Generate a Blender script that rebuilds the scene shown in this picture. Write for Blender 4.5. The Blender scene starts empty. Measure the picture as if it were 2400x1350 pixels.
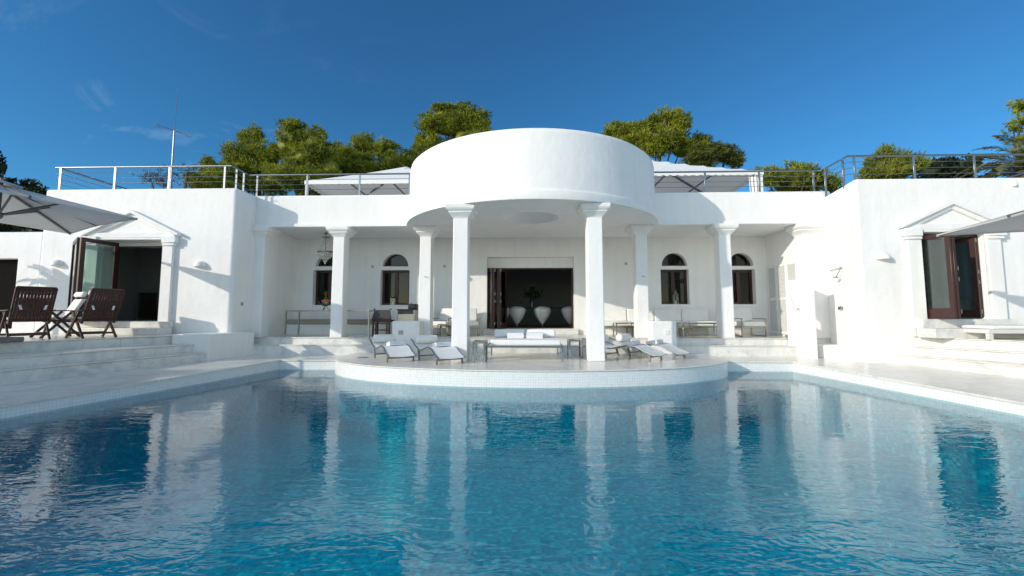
import bpy, bmesh, math, random
import numpy as np
from mathutils import Vector, Matrix
from mathutils.geometry import tessellate_polygon
random.seed(7)
S = bpy.context.scene
COL = S.collection
R = math.radians
EYE = 1.44                      # eye height above the water (water is z = 0)
# ---------------------------------------------------------------- survey helper (turns measured directions into metres)
FL = 1000.0; PCX, PCY = 1200.0, 653.0
YAW = math.atan(31/1000.0); PIT = math.atan(80/1000.0)
_f = Vector((-math.sin(YAW)*math.cos(PIT), math.cos(YAW)*math.cos(PIT), math.sin(PIT)))
_r = Vector((math.cos(YAW), math.sin(YAW), 0))
_u = Vector((math.sin(YAW)*math.sin(PIT), -math.cos(YAW)*math.sin(PIT), math.cos(PIT)))
def ray(px, py): return _f*FL + _r*(px-PCX) + _u*(PCY-py)
def PY(px, py, Y):              # point on the vertical plane y = Y
    d = ray(px, py); t = Y/d.y; return Vector((d.x*t, Y, EYE+d.z*t))
def PX(px, Y, py=733): return PY(px, py, Y).x
def PZ(px, py, Z):              # point on the level z = Z
    d = ray(px, py); t = (Z-EYE)/d.z; return Vector((d.x*t, d.y*t, Z))
# ---------------------------------------------------------------- materials
def newmat(name):
    m = bpy.data.materials.new(name); m.use_nodes = True
    nt = m.node_tree; b = nt.nodes['Principled BSDF']; return m, nt, b
def nd(nt, t, **kw):
    n = nt.nodes.new(t)
    for k, v in kw.items():
        if k.startswith('i_'): n.inputs[k[2:].replace('_', ' ')].default_value = v
        else: setattr(n, k, v)
    return n
def ramp(nt, stops):
    r = nt.nodes.new('ShaderNodeValToRGB'); e = r.color_ramp.elements
    while len(e) > 1: e.remove(e[0])
    e[0].position = stops[0][0]; e[0].color = (*stops[0][1], 1)
    for p, c in stops[1:]:
        k = e.new(p); k.color = (*c, 1)
    return r
def objco(nt, scale=(1,1,1)):
    t = nd(nt, 'ShaderNodeTexCoord'); g = nd(nt, 'ShaderNodeNewGeometry')
    mp = nd(nt, 'ShaderNodeMapping'); mp.inputs['Scale'].default_value = scale
    nt.links.new(g.outputs['Position'], mp.inputs['Vector']); return mp.outputs['Vector']
def simple(name, col, rough=.5, metal=0., spec=.5, bump=0, bscale=60, var=0, vscale=3):
    m, nt, b = newmat(name)
    b.inputs['Base Color'].default_value = (*col, 1); b.inputs['Roughness'].default_value = rough
    b.inputs['Metallic'].default_value = metal; b.inputs['Specular IOR Level'].default_value = spec
    co = objco(nt)
    if var:
        n = nd(nt, 'ShaderNodeTexNoise'); n.inputs['Scale'].default_value = vscale; n.inputs['Detail'].default_value = 5
        nt.links.new(co, n.inputs['Vector'])
        r = ramp(nt, [(.3, tuple(c*(1-var) for c in col)), (.7, tuple(min(1, c*(1+var)) for c in col))])
        nt.links.new(n.outputs['Fac'], r.inputs['Fac']); nt.links.new(r.outputs['Color'], b.inputs['Base Color'])
    if bump:
        n = nd(nt, 'ShaderNodeTexNoise'); n.inputs['Scale'].default_value = bscale; n.inputs['Detail'].default_value = 4
        nt.links.new(co, n.inputs['Vector'])
        bp = nd(nt, 'ShaderNodeBump'); bp.inputs['Strength'].default_value = bump; bp.inputs['Distance'].default_value = .01
        nt.links.new(n.outputs['Fac'], bp.inputs['Height']); nt.links.new(bp.outputs['Normal'], b.inputs['Normal'])
    return m
def stucco(name, col=(.845, .835, .815)):
    m, nt, b = newmat(name); b.inputs['Roughness'].default_value = .75; b.inputs['Specular IOR Level'].default_value = .25
    co = objco(nt)
    n1 = nd(nt, 'ShaderNodeTexNoise'); n1.inputs['Scale'].default_value = 1.1; n1.inputs['Detail'].default_value = 7; n1.inputs['Roughness'].default_value = .6
    r = ramp(nt, [(.25, tuple(c*.95 for c in col)), (.6, col), (.85, tuple(min(.87, c*1.03) for c in col))])
    nt.links.new(co, n1.inputs['Vector']); nt.links.new(n1.outputs['Fac'], r.inputs['Fac'])
    # faint rain streaks running down the plaster
    st = nd(nt, 'ShaderNodeTexNoise'); st.inputs['Scale'].default_value = 1; st.inputs['Detail'].default_value = 5
    co3 = objco(nt, (5, 5, .35)); nt.links.new(co3, st.inputs['Vector'])
    rs = ramp(nt, [(.35, (.93, .925, .91)), (.55, (1, 1, 1))]); nt.links.new(st.outputs['Fac'], rs.inputs['Fac'])
    mx = nd(nt, 'ShaderNodeMix', data_type='RGBA', blend_type='MULTIPLY'); mx.inputs[0].default_value = .5
    nt.links.new(r.outputs['Color'], mx.inputs[6]); nt.links.new(rs.outputs['Color'], mx.inputs[7])
    nt.links.new(mx.outputs[2], b.inputs['Base Color'])
    n2 = nd(nt, 'ShaderNodeTexNoise'); n2.inputs['Scale'].default_value = 5; n2.inputs['Detail'].default_value = 8; n2.inputs['Roughness'].default_value = .55
    nt.links.new(co, n2.inputs['Vector'])
    bp = nd(nt, 'ShaderNodeBump'); bp.inputs['Strength'].default_value = .45; bp.inputs['Distance'].default_value = .03
    nt.links.new(n2.outputs['Fac'], bp.inputs['Height']); nt.links.new(bp.outputs['Normal'], b.inputs['Normal'])
    return m
def marble(name, col, vein, rough=.3, slab=(1.1, .6), joint=.8):
    m, nt, b = newmat(name); b.inputs['Roughness'].default_value = rough
    co = objco(nt)
    n0 = nd(nt, 'ShaderNodeTexNoise'); n0.inputs['Scale'].default_value = 1.6; n0.inputs['Detail'].default_value = 8; n0.inputs['Roughness'].default_value = .65; n0.inputs['Distortion'].default_value = 1.6
    nt.links.new(co, n0.inputs['Vector'])
    r0 = ramp(nt, [(.36, vein), (.47, tuple((a*2+c)/3 for a, c in zip(col, vein))), (.55, col), (.8, tuple(min(.8, c*1.05) for c in col))])
    nt.links.new(n0.outputs['Fac'], r0.inputs['Fac'])
    n1 = nd(nt, 'ShaderNodeTexNoise'); n1.inputs['Scale'].default_value = 9; n1.inputs['Detail'].default_value = 6
    nt.links.new(co, n1.inputs['Vector'])
    r1 = ramp(nt, [(.3, (.9, .89, .87)), (.7, (1, 1, 1))]); nt.links.new(n1.outputs['Fac'], r1.inputs['Fac'])
    mx = nd(nt, 'ShaderNodeMix', data_type='RGBA', blend_type='MULTIPLY'); mx.inputs[0].default_value = 1
    nt.links.new(r0.outputs['Color'], mx.inputs[6]); nt.links.new(r1.outputs['Color'], mx.inputs[7])
    br = nd(nt, 'ShaderNodeTexBrick'); br.inputs['Scale'].default_value = 1; br.inputs['Mortar Size'].default_value = .005
    br.inputs['Brick Width'].default_value = slab[0]; br.inputs['Row Height'].default_value = slab[1]
    br.inputs['Color1'].default_value = (1, 1, 1, 1); br.inputs['Color2'].default_value = (.92, .92, .91, 1); br.inputs['Mortar'].default_value = (joint, joint, joint, 1)
    nt.links.new(co, br.inputs['Vector'])
    m2 = nd(nt, 'ShaderNodeMix', data_type='RGBA', blend_type='MULTIPLY'); m2.inputs[0].default_value = 1
    nt.links.new(mx.outputs[2], m2.inputs[6]); nt.links.new(br.outputs['Color'], m2.inputs[7])
    nt.links.new(m2.outputs[2], b.inputs['Base Color'])
    return m
def mosaic(name, c1, c2, grout, size=.05, c3=None, c4=None, rough=.2, sep=.45):
    """square glass tesserae laid by world position: cells on the three axes, grout lines between"""
    m, nt, b = newmat(name); b.inputs['Roughness'].default_value = rough
    g = nd(nt, 'ShaderNodeNewGeometry')
    sc = nd(nt, 'ShaderNodeVectorMath', operation='SCALE'); sc.inputs['Scale'].default_value = 1/size
    nt.links.new(g.outputs['Position'], sc.inputs[0])
    fl = nd(nt, 'ShaderNodeVectorMath', operation='FLOOR'); nt.links.new(sc.outputs[0], fl.inputs[0])
    fr = nd(nt, 'ShaderNodeVectorMath', operation='FRACTION'); nt.links.new(sc.outputs[0], fr.inputs[0])
    wn = nd(nt, 'ShaderNodeTexWhiteNoise'); wn.noise_dimensions = '3D'; nt.links.new(fl.outputs[0], wn.inputs['Vector'])
    st = [(0, c1), (.5, c2)] + ([(.72, c3)] if c3 else []) + ([(.93, c4)] if c4 else [])
    r = ramp(nt, st); r.color_ramp.interpolation = 'CONSTANT' if c3 else 'LINEAR'
    nt.links.new(wn.outputs['Value'], r.inputs['Fac'])
    # grout: distance to cell edge on each axis, masked by the face normal
    sp = nd(nt, 'ShaderNodeSeparateXYZ'); nt.links.new(fr.outputs[0], sp.inputs[0])
    an = nd(nt, 'ShaderNodeVectorMath', operation='ABSOLUTE'); nt.links.new(g.outputs['Normal'], an.inputs[0])
    sn = nd(nt, 'ShaderNodeSeparateXYZ'); nt.links.new(an.outputs[0], sn.inputs[0])
    acc = None
    for ax in range(3):
        a = nd(nt, 'ShaderNodeMath', operation='SUBTRACT'); nt.links.new(sp.outputs[ax], a.inputs[0]); a.inputs[1].default_value = .5
        c = nd(nt, 'ShaderNodeMath', operation='ABSOLUTE'); nt.links.new(a.outputs[0], c.inputs[0])
        d = nd(nt, 'ShaderNodeMath', operation='GREATER_THAN'); nt.links.new(c.outputs[0], d.inputs[0]); d.inputs[1].default_value = sep
        e = nd(nt, 'ShaderNodeMath', operation='LESS_THAN'); nt.links.new(sn.outputs[ax], e.inputs[0]); e.inputs[1].default_value = .75
        f = nd(nt, 'ShaderNodeMath', operation='MULTIPLY'); nt.links.new(d.outputs[0], f.inputs[0]); nt.links.new(e.outputs[0], f.inputs[1])
        if acc is None: acc = f
        else:
            h = nd(nt, 'ShaderNodeMath', operation='MAXIMUM'); nt.links.new(acc.outputs[0], h.inputs[0]); nt.links.new(f.outputs[0], h.inputs[1]); acc = h
    mx = nd(nt, 'ShaderNodeMix', data_type='RGBA'); nt.links.new(acc.outputs[0], mx.inputs[0])
    nt.links.new(r.outputs['Color'], mx.inputs[6]); mx.inputs[7].default_value = (*grout, 1)
    nt.links.new(mx.outputs[2], b.inputs['Base Color']); return m
def glassmat(name, tint=(.9, .95, .94), refl=1.0, rough=.0):
    m, nt, b = newmat(name); nt.nodes.remove(b)
    out = nt.nodes['Material Output']
    t = nd(nt, 'ShaderNodeBsdfTransparent'); t.inputs['Color'].default_value = (*tint, 1)
    g = nd(nt, 'ShaderNodeBsdfGlossy'); g.inputs['Roughness'].default_value = rough
    f = nd(nt, 'ShaderNodeFresnel'); f.inputs['IOR'].default_value = 1.5
    k = nd(nt, 'ShaderNodeMath', operation='MULTIPLY'); k.inputs[1].default_value = refl; k.use_clamp = True
    nt.links.new(f.outputs[0], k.inputs[0])
    mx = nd(nt, 'ShaderNodeMixShader'); nt.links.new(k.outputs[0], mx.inputs[0]); nt.links.new(t.outputs[0], mx.inputs[1]); nt.links.new(g.outputs[0], mx.inputs[2])
    nt.links.new(mx.outputs[0], out.inputs['Surface']); return m
def watermat():
    m, nt, b = newmat('water_surface'); nt.nodes.remove(b); out = nt.nodes['Material Output']
    # ripples: two stretched noises plus a set of ring ripples round a few points
    def noise(scale, vec, det=3, dist=0.0, rough=.5):
        n = nd(nt, 'ShaderNodeTexNoise'); n.inputs['Scale'].default_value = scale; n.inputs['Detail'].default_value = det; n.inputs['Roughness'].default_value = rough
        n.inputs['Distortion'].default_value = dist; nt.links.new(vec, n.inputs['Vector']); return n.outputs['Fac']
    ca = objco(nt, (1.0, 2.2, 1)); cb = objco(nt, (1, 1.5, 1)); cc = objco(nt, (.25, .25, 1))
    def mul(a, k):
        q = nd(nt, 'ShaderNodeMath', operation='MULTIPLY'); nt.links.new(a, q.inputs[0])
        if isinstance(k, float): q.inputs[1].default_value = k
        else: nt.links.new(k, q.inputs[1])
        return q.outputs[0]
    def add(a, c):
        q = nd(nt, 'ShaderNodeMath', operation='ADD'); nt.links.new(a, q.inputs[0]); nt.links.new(c, q.inputs[1]); return q.outputs[0]
    big = mul(noise(1.3, ca, 1, .3), .40)
    mid = mul(noise(4.2, ca, 2, 1.1), .22)
    fine = mul(noise(13, cb, 1, .8), .045)
    # rougher towards the camera-side middle of the pool, calm by the far walls
    g = nd(nt, 'ShaderNodeNewGeometry'); sp = nd(nt, 'ShaderNodeSeparateXYZ'); nt.links.new(g.outputs['Position'], sp.inputs[0])
    mr = nd(nt, 'ShaderNodeMapRange'); mr.inputs['From Min'].default_value = 2; mr.inputs['From Max'].default_value = 9.5; mr.inputs['To Min'].default_value = 1.25; mr.inputs['To Max'].default_value = .16
    nt.links.new(sp.outputs[1], mr.inputs['Value'])
    patch = noise(1.3, cc, 2, 0); pr = nd(nt, 'ShaderNodeMapRange'); pr.inputs['From Min'].default_value = .35; pr.inputs['From Max'].default_value = .65; pr.inputs['To Min'].default_value = .35; pr.inputs['To Max'].default_value = 1.3
    nt.links.new(patch, pr.inputs['Value'])
    tot = mul(mul(add(add(big, mid), fine), mr.outputs[0]), pr.outputs[0])
    # drop rings
    for (rx, ry, amp) in RINGS:
        cm = nd(nt, 'ShaderNodeCombineXYZ'); cm.inputs[0].default_value = rx; cm.inputs[1].default_value = ry; cm.inputs[2].default_value = 0
        ds = nd(nt, 'ShaderNodeVectorMath', operation='DISTANCE'); nt.links.new(g.outputs['Position'], ds.inputs[0]); nt.links.new(cm.outputs[0], ds.inputs[1])
        w = mul(ds.outputs['Value'], 95.0); sn = nd(nt, 'ShaderNodeMath', operation='SINE'); nt.links.new(w, sn.inputs[0])
        fo = nd(nt, 'ShaderNodeMapRange'); fo.interpolation_type = 'SMOOTHSTEP'; fo.inputs['From Min'].default_value = .05; fo.inputs['From Max'].default_value = .36; fo.inputs['To Min'].default_value = 1; fo.inputs['To Max'].default_value = 0
        nt.links.new(ds.outputs['Value'], fo.inputs['Value'])
        tot = add(tot, mul(mul(sn.outputs[0], fo.outputs[0]), amp))
    bp = nd(nt, 'ShaderNodeBump'); bp.inputs['Strength'].default_value = 1.0; bp.inputs['Distance'].default_value = WAVE
    nt.links.new(tot, bp.inputs['Height'])
    # Schlick reflectance, the same seen from above and (for light reaching the floor) from below
    dp = nd(nt, 'ShaderNodeVectorMath', operation='DOT_PRODUCT'); nt.links.new(bp.outputs['Normal'], dp.inputs[0]); nt.links.new(g.outputs['Incoming'], dp.inputs[1])
    ab = nd(nt, 'ShaderNodeMath', operation='ABSOLUTE'); nt.links.new(dp.outputs['Value'], ab.inputs[0])
    om = nd(nt, 'ShaderNodeMath', operation='SUBTRACT', use_clamp=True); om.inputs[0].default_value = 1; nt.links.new(ab.outputs[0], om.inputs[1])
    pw = nd(nt, 'ShaderNodeMath', operation='POWER'); nt.links.new(om.outputs[0], pw.inputs[0]); pw.inputs[1].default_value = 4.2
    fr = nd(nt, 'ShaderNodeMath', operation='MULTIPLY_ADD', use_clamp=True); nt.links.new(pw.outputs[0], fr.inputs[0]); fr.inputs[1].default_value = .975; fr.inputs[2].default_value = .025
    gl = nd(nt, 'ShaderNodeBsdfGlossy'); gl.inputs['Roughness'].default_value = 0.0; nt.links.new(bp.outputs['Normal'], gl.inputs['Normal'])
    tr = nd(nt, 'ShaderNodeBsdfTransparent'); tr.inputs['Color'].default_value = (.30, .97, 1, 1)
    rf = nd(nt, 'ShaderNodeBsdfRefraction'); rf.inputs['IOR'].default_value = 1.33; rf.inputs['Color'].default_value = (.30, .97, 1, 1); nt.links.new(bp.outputs['Normal'], rf.inputs['Normal'])
    m1 = nd(nt, 'ShaderNodeMixShader'); m1.inputs[0].default_value = .28; nt.links.new(tr.outputs[0], m1.inputs[1]); nt.links.new(rf.outputs[0], m1.inputs[2])
    m2 = nd(nt, 'ShaderNodeMixShader'); nt.links.new(fr.outputs[0], m2.inputs[0]); nt.links.new(m1.outputs[0], m2.inputs[1]); nt.links.new(gl.outputs[0], m2.inputs[2])
    nt.links.new(m2.outputs[0], out.inputs['Surface']); return m
def leafmat(name, dark, light, scale=1.2, trans=.25):
    m, nt, b = newmat(name); b.inputs['Roughness'].default_value = .55; b.inputs['Specular IOR Level'].default_value = .3
    co = objco(nt)
    n = nd(nt, 'ShaderNodeTexNoise'); n.inputs['Scale'].default_value = scale; n.inputs['Detail'].default_value = 6; n.inputs['Roughness'].default_value = .7
    nt.links.new(co, n.inputs['Vector'])
    r = ramp(nt, [(.33, dark), (.66, light)]); nt.links.new(n.outputs['Fac'], r.inputs['Fac'])
    nt.links.new(r.outputs['Color'], b.inputs['Base Color'])
    t = nd(nt, 'ShaderNodeBsdfTranslucent'); nt.links.new(r.outputs['Color'], t.inputs['Color'])
    mx = nd(nt, 'ShaderNodeMixShader'); mx.inputs[0].default_value = trans
    nt.links.new(b.outputs[0], mx.inputs[1]); nt.links.new(t.outputs[0], mx.inputs[2]); nt.links.new(mx.outputs[0], nt.nodes['Material Output'].inputs['Surface'])
    return m
WAVE = .023
RINGS = [(.41, 2.62, .035), (.31, 3.0, .015), (.95, 3.05, .03), (1.25, 3.5, .02), (1.7, 2.9, .015), (.62, 3.45, .02)]
M = dict(
    stucco=stucco('white_stucco'),
    marble=marble('white_marble', (.78, .77, .74), (.60, .61, .61), .28, (1.35, 5.0), .75),
    deck=marble('deck_marble', (.81, .775, .71), (.71, .68, .63), .22, (.9, .6), .82),
    whitetile=mosaic('white_mosaic', (.74, .745, .72), (.80, .80, .78), (.58, .60, .60), .05, sep=.46),
    bluetile=mosaic('blue_mosaic', (.0, .225, .34), (.0, .31, .43), (.0, .33, .41), .055, (.0, .39, .49), (.02, .50, .56), .25, sep=.455),
    wood=simple('mahogany', (.038, .011, .009), .38, var=.3, vscale=20),
    darkwood=simple('dark_teak', (.055, .016, .012), .5, var=.35, vscale=14),
    steel=simple('brushed_steel', (.30, .30, .30), .33, 1),
    chrome=simple('chrome', (.33, .34, .35), .12, 1),
    greymetal=simple('grey_metal', (.17, .17, .165), .4, .6),
    fabric=simple('white_fabric', (.80, .79, .76), .9, bump=.4, bscale=150, var=.03, vscale=8),
    sling=simple('sling_mesh', (.80, .79, .76), .8, bump=.3, bscale=300),
    towel=simple('towel', (.80, .80, .84), .95, bump=1, bscale=160),
    canvas=leafmat('canopy_canvas', (.60, .585, .55), (.63, .61, .575), 2.0, .22),
    pavcanvas=simple('pavilion_canvas', (.78, .78, .77), .8, bump=.1, bscale=60),
    glass=glassmat('clear_glass', (.82, .90, .88), 1.3),
    clearglass=glassmat('door_glass', (.80, .88, .86), .8),
    winglass=glassmat('window_glass', (.20, .23, .25), .9),
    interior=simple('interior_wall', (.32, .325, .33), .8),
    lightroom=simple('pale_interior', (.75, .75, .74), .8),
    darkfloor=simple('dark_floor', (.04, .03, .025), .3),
    room_shade=simple('painted_room_shade', (.015, .014, .013), 1.0, spec=0.0),  # shade of the room behind the annex window, put into the colour
    black=simple('black_plastic', (.012, .012, .013), .55),
    leather=simple('brown_leather', (.035, .025, .02), .45, var=.2, vscale=10),
    white=simple('white_paint', (.78, .78, .76), .45),
    shell=simple('white_shell', (.62, .62, .60), .3),
    beige=simple('bench_cushion', (.36, .34, .30), .85, bump=.3, bscale=120),
    crystal=simple('crystal', (.62, .60, .54), .08, .0, 1.0),
    bronze=simple('bronze', (.16, .13, .10), .35, .8),
    orange=simple('orange_peel', (.65, .16, .02), .45, bump=.3, bscale=80),
    pear=simple('apple_skin', (.35, .04, .02), .35),
    bark=simple('bark', (.13, .095, .07), .9, bump=1, bscale=20, var=.3, vscale=6),
    pine=leafmat('pine_needles', (.07, .11, .012), (.38, .40, .04), .9, .3),
    pinedark=leafmat('pine_needles_dark', (.03, .052, .010), (.15, .16, .024), .9, .25),
    brightgreen=leafmat('bright_needles', (.13, .17, .015), (.30, .31, .035), 1.6, .35),
    grey_leaf=leafmat('sparse_leaf', (.06, .06, .045), (.12, .115, .08), 1.5, .2),
    laurel=leafmat('laurel_leaf', (.012, .026, .012), (.04, .06, .02), 1.5, .15),
    palm=leafmat('palm_leaf', (.10, .11, .035), (.26, .25, .10), 2.0, .25),
    hedge=leafmat('hedge_leaf', (.02, .035, .01), (.05, .07, .02), 2, .1),
    grass=simple('hillside', (.10, .11, .05), .95, bump=1, bscale=3, var=.4, vscale=1),
    steelpanel=simple('steel_panel', (.34, .32, .28), .32, 1),
    stone=simple('grey_pebble', (.22, .21, .20), .7),
    flower=leafmat('indoor_leaf', (.01, .03, .01), (.03, .06, .02), 4, .1),
)
# ---------------------------------------------------------------- mesh builder
class MB:
    def __init__(s): s.v = []; s.f = []
    def add(s, vs, fs):
        o = len(s.v); s.v += [tuple(v) for v in vs]; s.f += [tuple(i+o for i in f) for f in fs]; return s
    def box(s, x0, x1, y0, y1, z0, z1, m=None):
        vs = [Vector((x, y, z)) for z in (z0, z1) for y in (y0, y1) for x in (x0, x1)]
        if m is not None: vs = [m @ v for v in vs]
        return s.add(vs, [(0,2,3,1),(4,5,7,6),(0,1,5,4),(2,6,7,3),(0,4,6,2),(1,3,7,5)])
    def cbox(s, c, size, rot=None):
        m = Matrix.Translation(Vector(c)) @ (rot.to_4x4() if rot is not None else Matrix.Identity(4))
        a, b, d = size[0]/2, size[1]/2, size[2]/2
        return s.box(-a, a, -b, b, -d, d, m)
    def bar(s, p0, p1, w, h=None, up=(0,0,1)):
        """rectangular bar from p0 to p1: w across, h along up"""
        p0 = Vector(p0); p1 = Vector(p1); h = h or w; d = (p1-p0); L = d.length; d.normalize()
        u = Vector(up); sd = d.cross(u)
        if sd.length < 1e-4: u = Vector((0, 1, 0)); sd = d.cross(u)
        sd.normalize(); u2 = sd.cross(d).normalized()
        vs = [p + sd*a*w/2 + u2*b*h/2 for p in (p0, p1) for a, b in ((-1,-1),(1,-1),(1,1),(-1,1))]
        return s.add(vs, [(0,1,2,3),(7,6,5,4),(0,4,5,1),(1,5,6,2),(2,6,7,3),(3,7,4,0)])
    def tube(s, pts, r, n=8, r1=None, cap=True):
        pts = [Vector(p) for p in pts]; N = len(pts); rr = [r + ((r1 if r1 is not None else r)-r)*i/max(1, N-1) for i in range(N)]
        vs = []; 
        for i, p in enumerate(pts):
            d = (pts[min(i+1, N-1)] - pts[max(i-1, 0)]).normalized()
            a = Vector((0,0,1)) if abs(d.z) < .9 else Vector((1,0,0))
            x = d.cross(a).normalized(); y = x.cross(d)
            vs += [p + (x*math.cos(2*math.pi*k/n) + y*math.sin(2*math.pi*k/n))*rr[i] for k in range(n)]
        fs = [(i*n+k, i*n+(k+1) % n, (i+1)*n+(k+1) % n, (i+1)*n+k) for i in range(N-1) for k in range(n)]
        if cap: fs += [tuple(range(n))[::-1], tuple((N-1)*n+k for k in range(n))]
        return s.add(vs, fs)
    def lathe(s, prof, c=(0,0,0), n=24, a0=0, a1=2*math.pi, m=None):
        c = Vector(c); full = abs(a1-a0-2*math.pi) < 1e-6; K = n if full else n+1
        vs = []
        for (r, z) in prof:
            for k in range(K):
                a = a0+(a1-a0)*k/n; v = Vector((r*math.cos(a), r*math.sin(a), z))
                vs.append((m @ v if m is not None else v) + c)
        fs = []
        for i in range(len(prof)-1):
            for k in range(n):
                k2 = (k+1) % K
                fs.append((i*K+k, i*K+k2, (i+1)*K+k2, (i+1)*K+k))
        return s.add(vs, fs)
    def prism(s, poly, z0, z1, zf=None):
        """plan polygon extruded up; zf(x,y) may give the top height"""
        n = len(poly); vs = [(x, y, z0) for x, y in poly] + [(x, y, zf(x, y) if zf else z1) for x, y in poly]
        return s.add(vs, [tuple(range(n))[::-1], tuple(range(n, 2*n))] + [(i, (i+1) % n, n+(i+1) % n, n+i) for i in range(n)])
    def xz(s, poly, y0, y1):
        n = len(poly); vs = [(x, y0, z) for x, z in poly] + [(x, y1, z) for x, z in poly]
        return s.add(vs, [tuple(range(n)), tuple(range(n, 2*n))[::-1]] + [(i, n+i, n+(i+1) % n, (i+1) % n) for i in range(n)])
    def shell(s, outer, holes, Y, T, d, backx=None):
        """wall seen from -y: front face with holes, outer sides T deep, hole reveals d deep"""
        loops = [outer]+holes
        flat = [p for l in loops for p in l]
        tris = tessellate_polygon([[Vector((x, z, 0)) for x, z in l] for l in loops])
        vs = [(x, Y, z) for x, z in flat]; fs = [tuple(t) for t in tris]
        o = len(flat); n = len(outer)
        vs += [(x+(backx(x) if backx else 0), Y+T, z) for x, z in outer]
        fs += [(i, (i+1) % n, o+(i+1) % n, o+i) for i in range(n)]
        st = n; ov = len(vs)
        for h in holes:
            k = len(h); vs += [(x, Y+d, z) for x, z in h]
            fs += [(st+i, st+(i+1) % k, ov+(i+1) % k, ov+i) for i in range(k)]
            st += k; ov += k
        return s.add(vs, fs)
    def plate(s, pts, faces, y0, y1):
        n = len(pts); cnt = {}
        for f in faces:
            for a, b in zip(f, f[1:]+f[:1]): cnt.setdefault(tuple(sorted((a, b))), []).append((a, b))
        ed = [v[0] for v in cnt.values() if len(v) == 1]
        return s.add([(x, y0, z) for x, z in pts]+[(x, y1, z) for x, z in pts], [tuple(f) for f in faces]+[tuple(i+n for i in f)[::-1] for f in faces]+[(a, n+a, n+b, b) for a, b in ed])
    def sphere(s, c, r, n=12, sq=(1,1,1)):
        c = Vector(c); K = n; J = max(4, n//2); vs = [c+Vector((0,0,-r*sq[2]))]; fs = []
        for j in range(1, J):
            t = math.pi*j/J - math.pi/2
            vs += [c+Vector((r*math.cos(t)*math.cos(2*math.pi*k/K)*sq[0], r*math.cos(t)*math.sin(2*math.pi*k/K)*sq[1], r*math.sin(t)*sq[2])) for k in range(K)]
        vs.append(c+Vector((0,0,r*sq[2])))
        for k in range(K): fs.append((0, 1+(k+1) % K, 1+k))
        for j in range(J-2):
            for k in range(K): fs.append((1+j*K+k, 1+j*K+(k+1) % K, 1+(j+1)*K+(k+1) % K, 1+(j+1)*K+k))
        L = len(vs)-1
        for k in range(K): fs.append((L, 1+(J-2)*K+k, 1+(J-2)*K+(k+1) % K))
        return s.add(vs, fs)
    def build(s, name, mat, parent=None, bevel=0, seg=2, smooth=False, fixn=True, origin=None):
        me = bpy.data.meshes.new(name); vs = s.v
        if origin is not None: vs = [(v[0]-origin[0], v[1]-origin[1], v[2]-origin[2]) for v in vs]
        me.from_pydata([tuple(v) for v in vs], [], s.f); me.update()
        if fixn:
            bm = bmesh.new(); bm.from_mesh(me)
            bmesh.ops.remove_doubles(bm, verts=bm.verts, dist=1e-5) if len(s.v) < 20000 else None
            bmesh.ops.recalc_face_normals(bm, faces=bm.faces); bm.to_mesh(me); bm.free()
        me.materials.append(M[mat] if isinstance(mat, str) else mat)
        o = bpy.data.objects.new(name, me); COL.objects.link(o)
        if origin is not None: o.location = origin
        if parent is not None:
            o.parent = parent
            if origin is None: o.matrix_parent_inverse = Matrix.Identity(4)
        if bevel:
            b = o.modifiers.new('bevel', 'BEVEL'); b.width = bevel; b.segments = seg; b.limit_method = 'ANGLE'; b.angle_limit = R(35); b.harden_normals = False
        if smooth or bevel:
            for p in me.polygons: p.use_smooth = True
            try: me.set_sharp_from_angle(angle=R(40))
            except Exception: pass
        return o
def tag(o, label=None, cat=None, group=None, kind=None):
    if label: o['label'] = label
    if cat: o['category'] = cat
    if group: o['group'] = group
    if kind: o['kind'] = kind
    return o
def empty(name, loc=(0,0,0), rz=0):
    o = bpy.data.objects.new(name, None); COL.objects.link(o); o.location = loc; o.rotation_euler = (0, 0, rz); o.empty_display_size = .2; return o
def copy_tree(o, parent=None):
    c = o.copy(); COL.objects.link(c); c.parent = parent
    for ch in list(o.children): copy_tree(ch, c)
    return c
def struct(o): o['kind'] = 'structure'; return o
# levels
Z_DECK, Z_PLAT, Z_S3, Z_S2, Z_TER, Z_PORCH, Z_MID = .25, .33, .455, .655, .865, .72, .535
Y_LW, Y_RW, Y_F, Y_B = 11.53, 10.63, 12.4, 14.4
Z_CEIL = EYE+2.55; Z_ROOF = PY(1240, 453, 12.4).z; Z_WL = PY(340, 441, 11.53).z; Z_WING = PY(2200, 417, 10.63).z
XL, XLF, XR, XRI = -8.10, PX(101, 11.53, 500), 8.16, 8.60
def dz(y): return Z_DECK - .0125*max(0, 10.85-y) if y < 10.85 else Z_DECK
def lin(pa, pb): 
    k = (pb.x-pa.x)/(pb.y-pa.y); return lambda y: pa.x + k*(y-pa.y)
# ================================================================ ground, pool, steps
pl_far, pl_near = PZ(655, 866, 0), PZ(0, 983, 0)
pr_far, pr_near = PZ(1840, 867, 0), PZ(2400, 975, 0)
xl = lin(pl_far, pl_near); xr = lin(pr_far, pr_near)
YB = 10.83; YN = .8
ECX, EA, EB = .08, 4.80, 2.50        # the rounded platform
poolpoly = [(xl(YB), YB), (xl(YN), YN), (xr(YN), YN), (xr(YB), YB)]
def arc(a, b, n=72, e=0.0):
    return [(ECX + (a)*math.cos(math.pi*(1+i/n)), YB + (b)*math.sin(math.pi*(1+i/n))) for i in range(n+1)]
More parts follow.
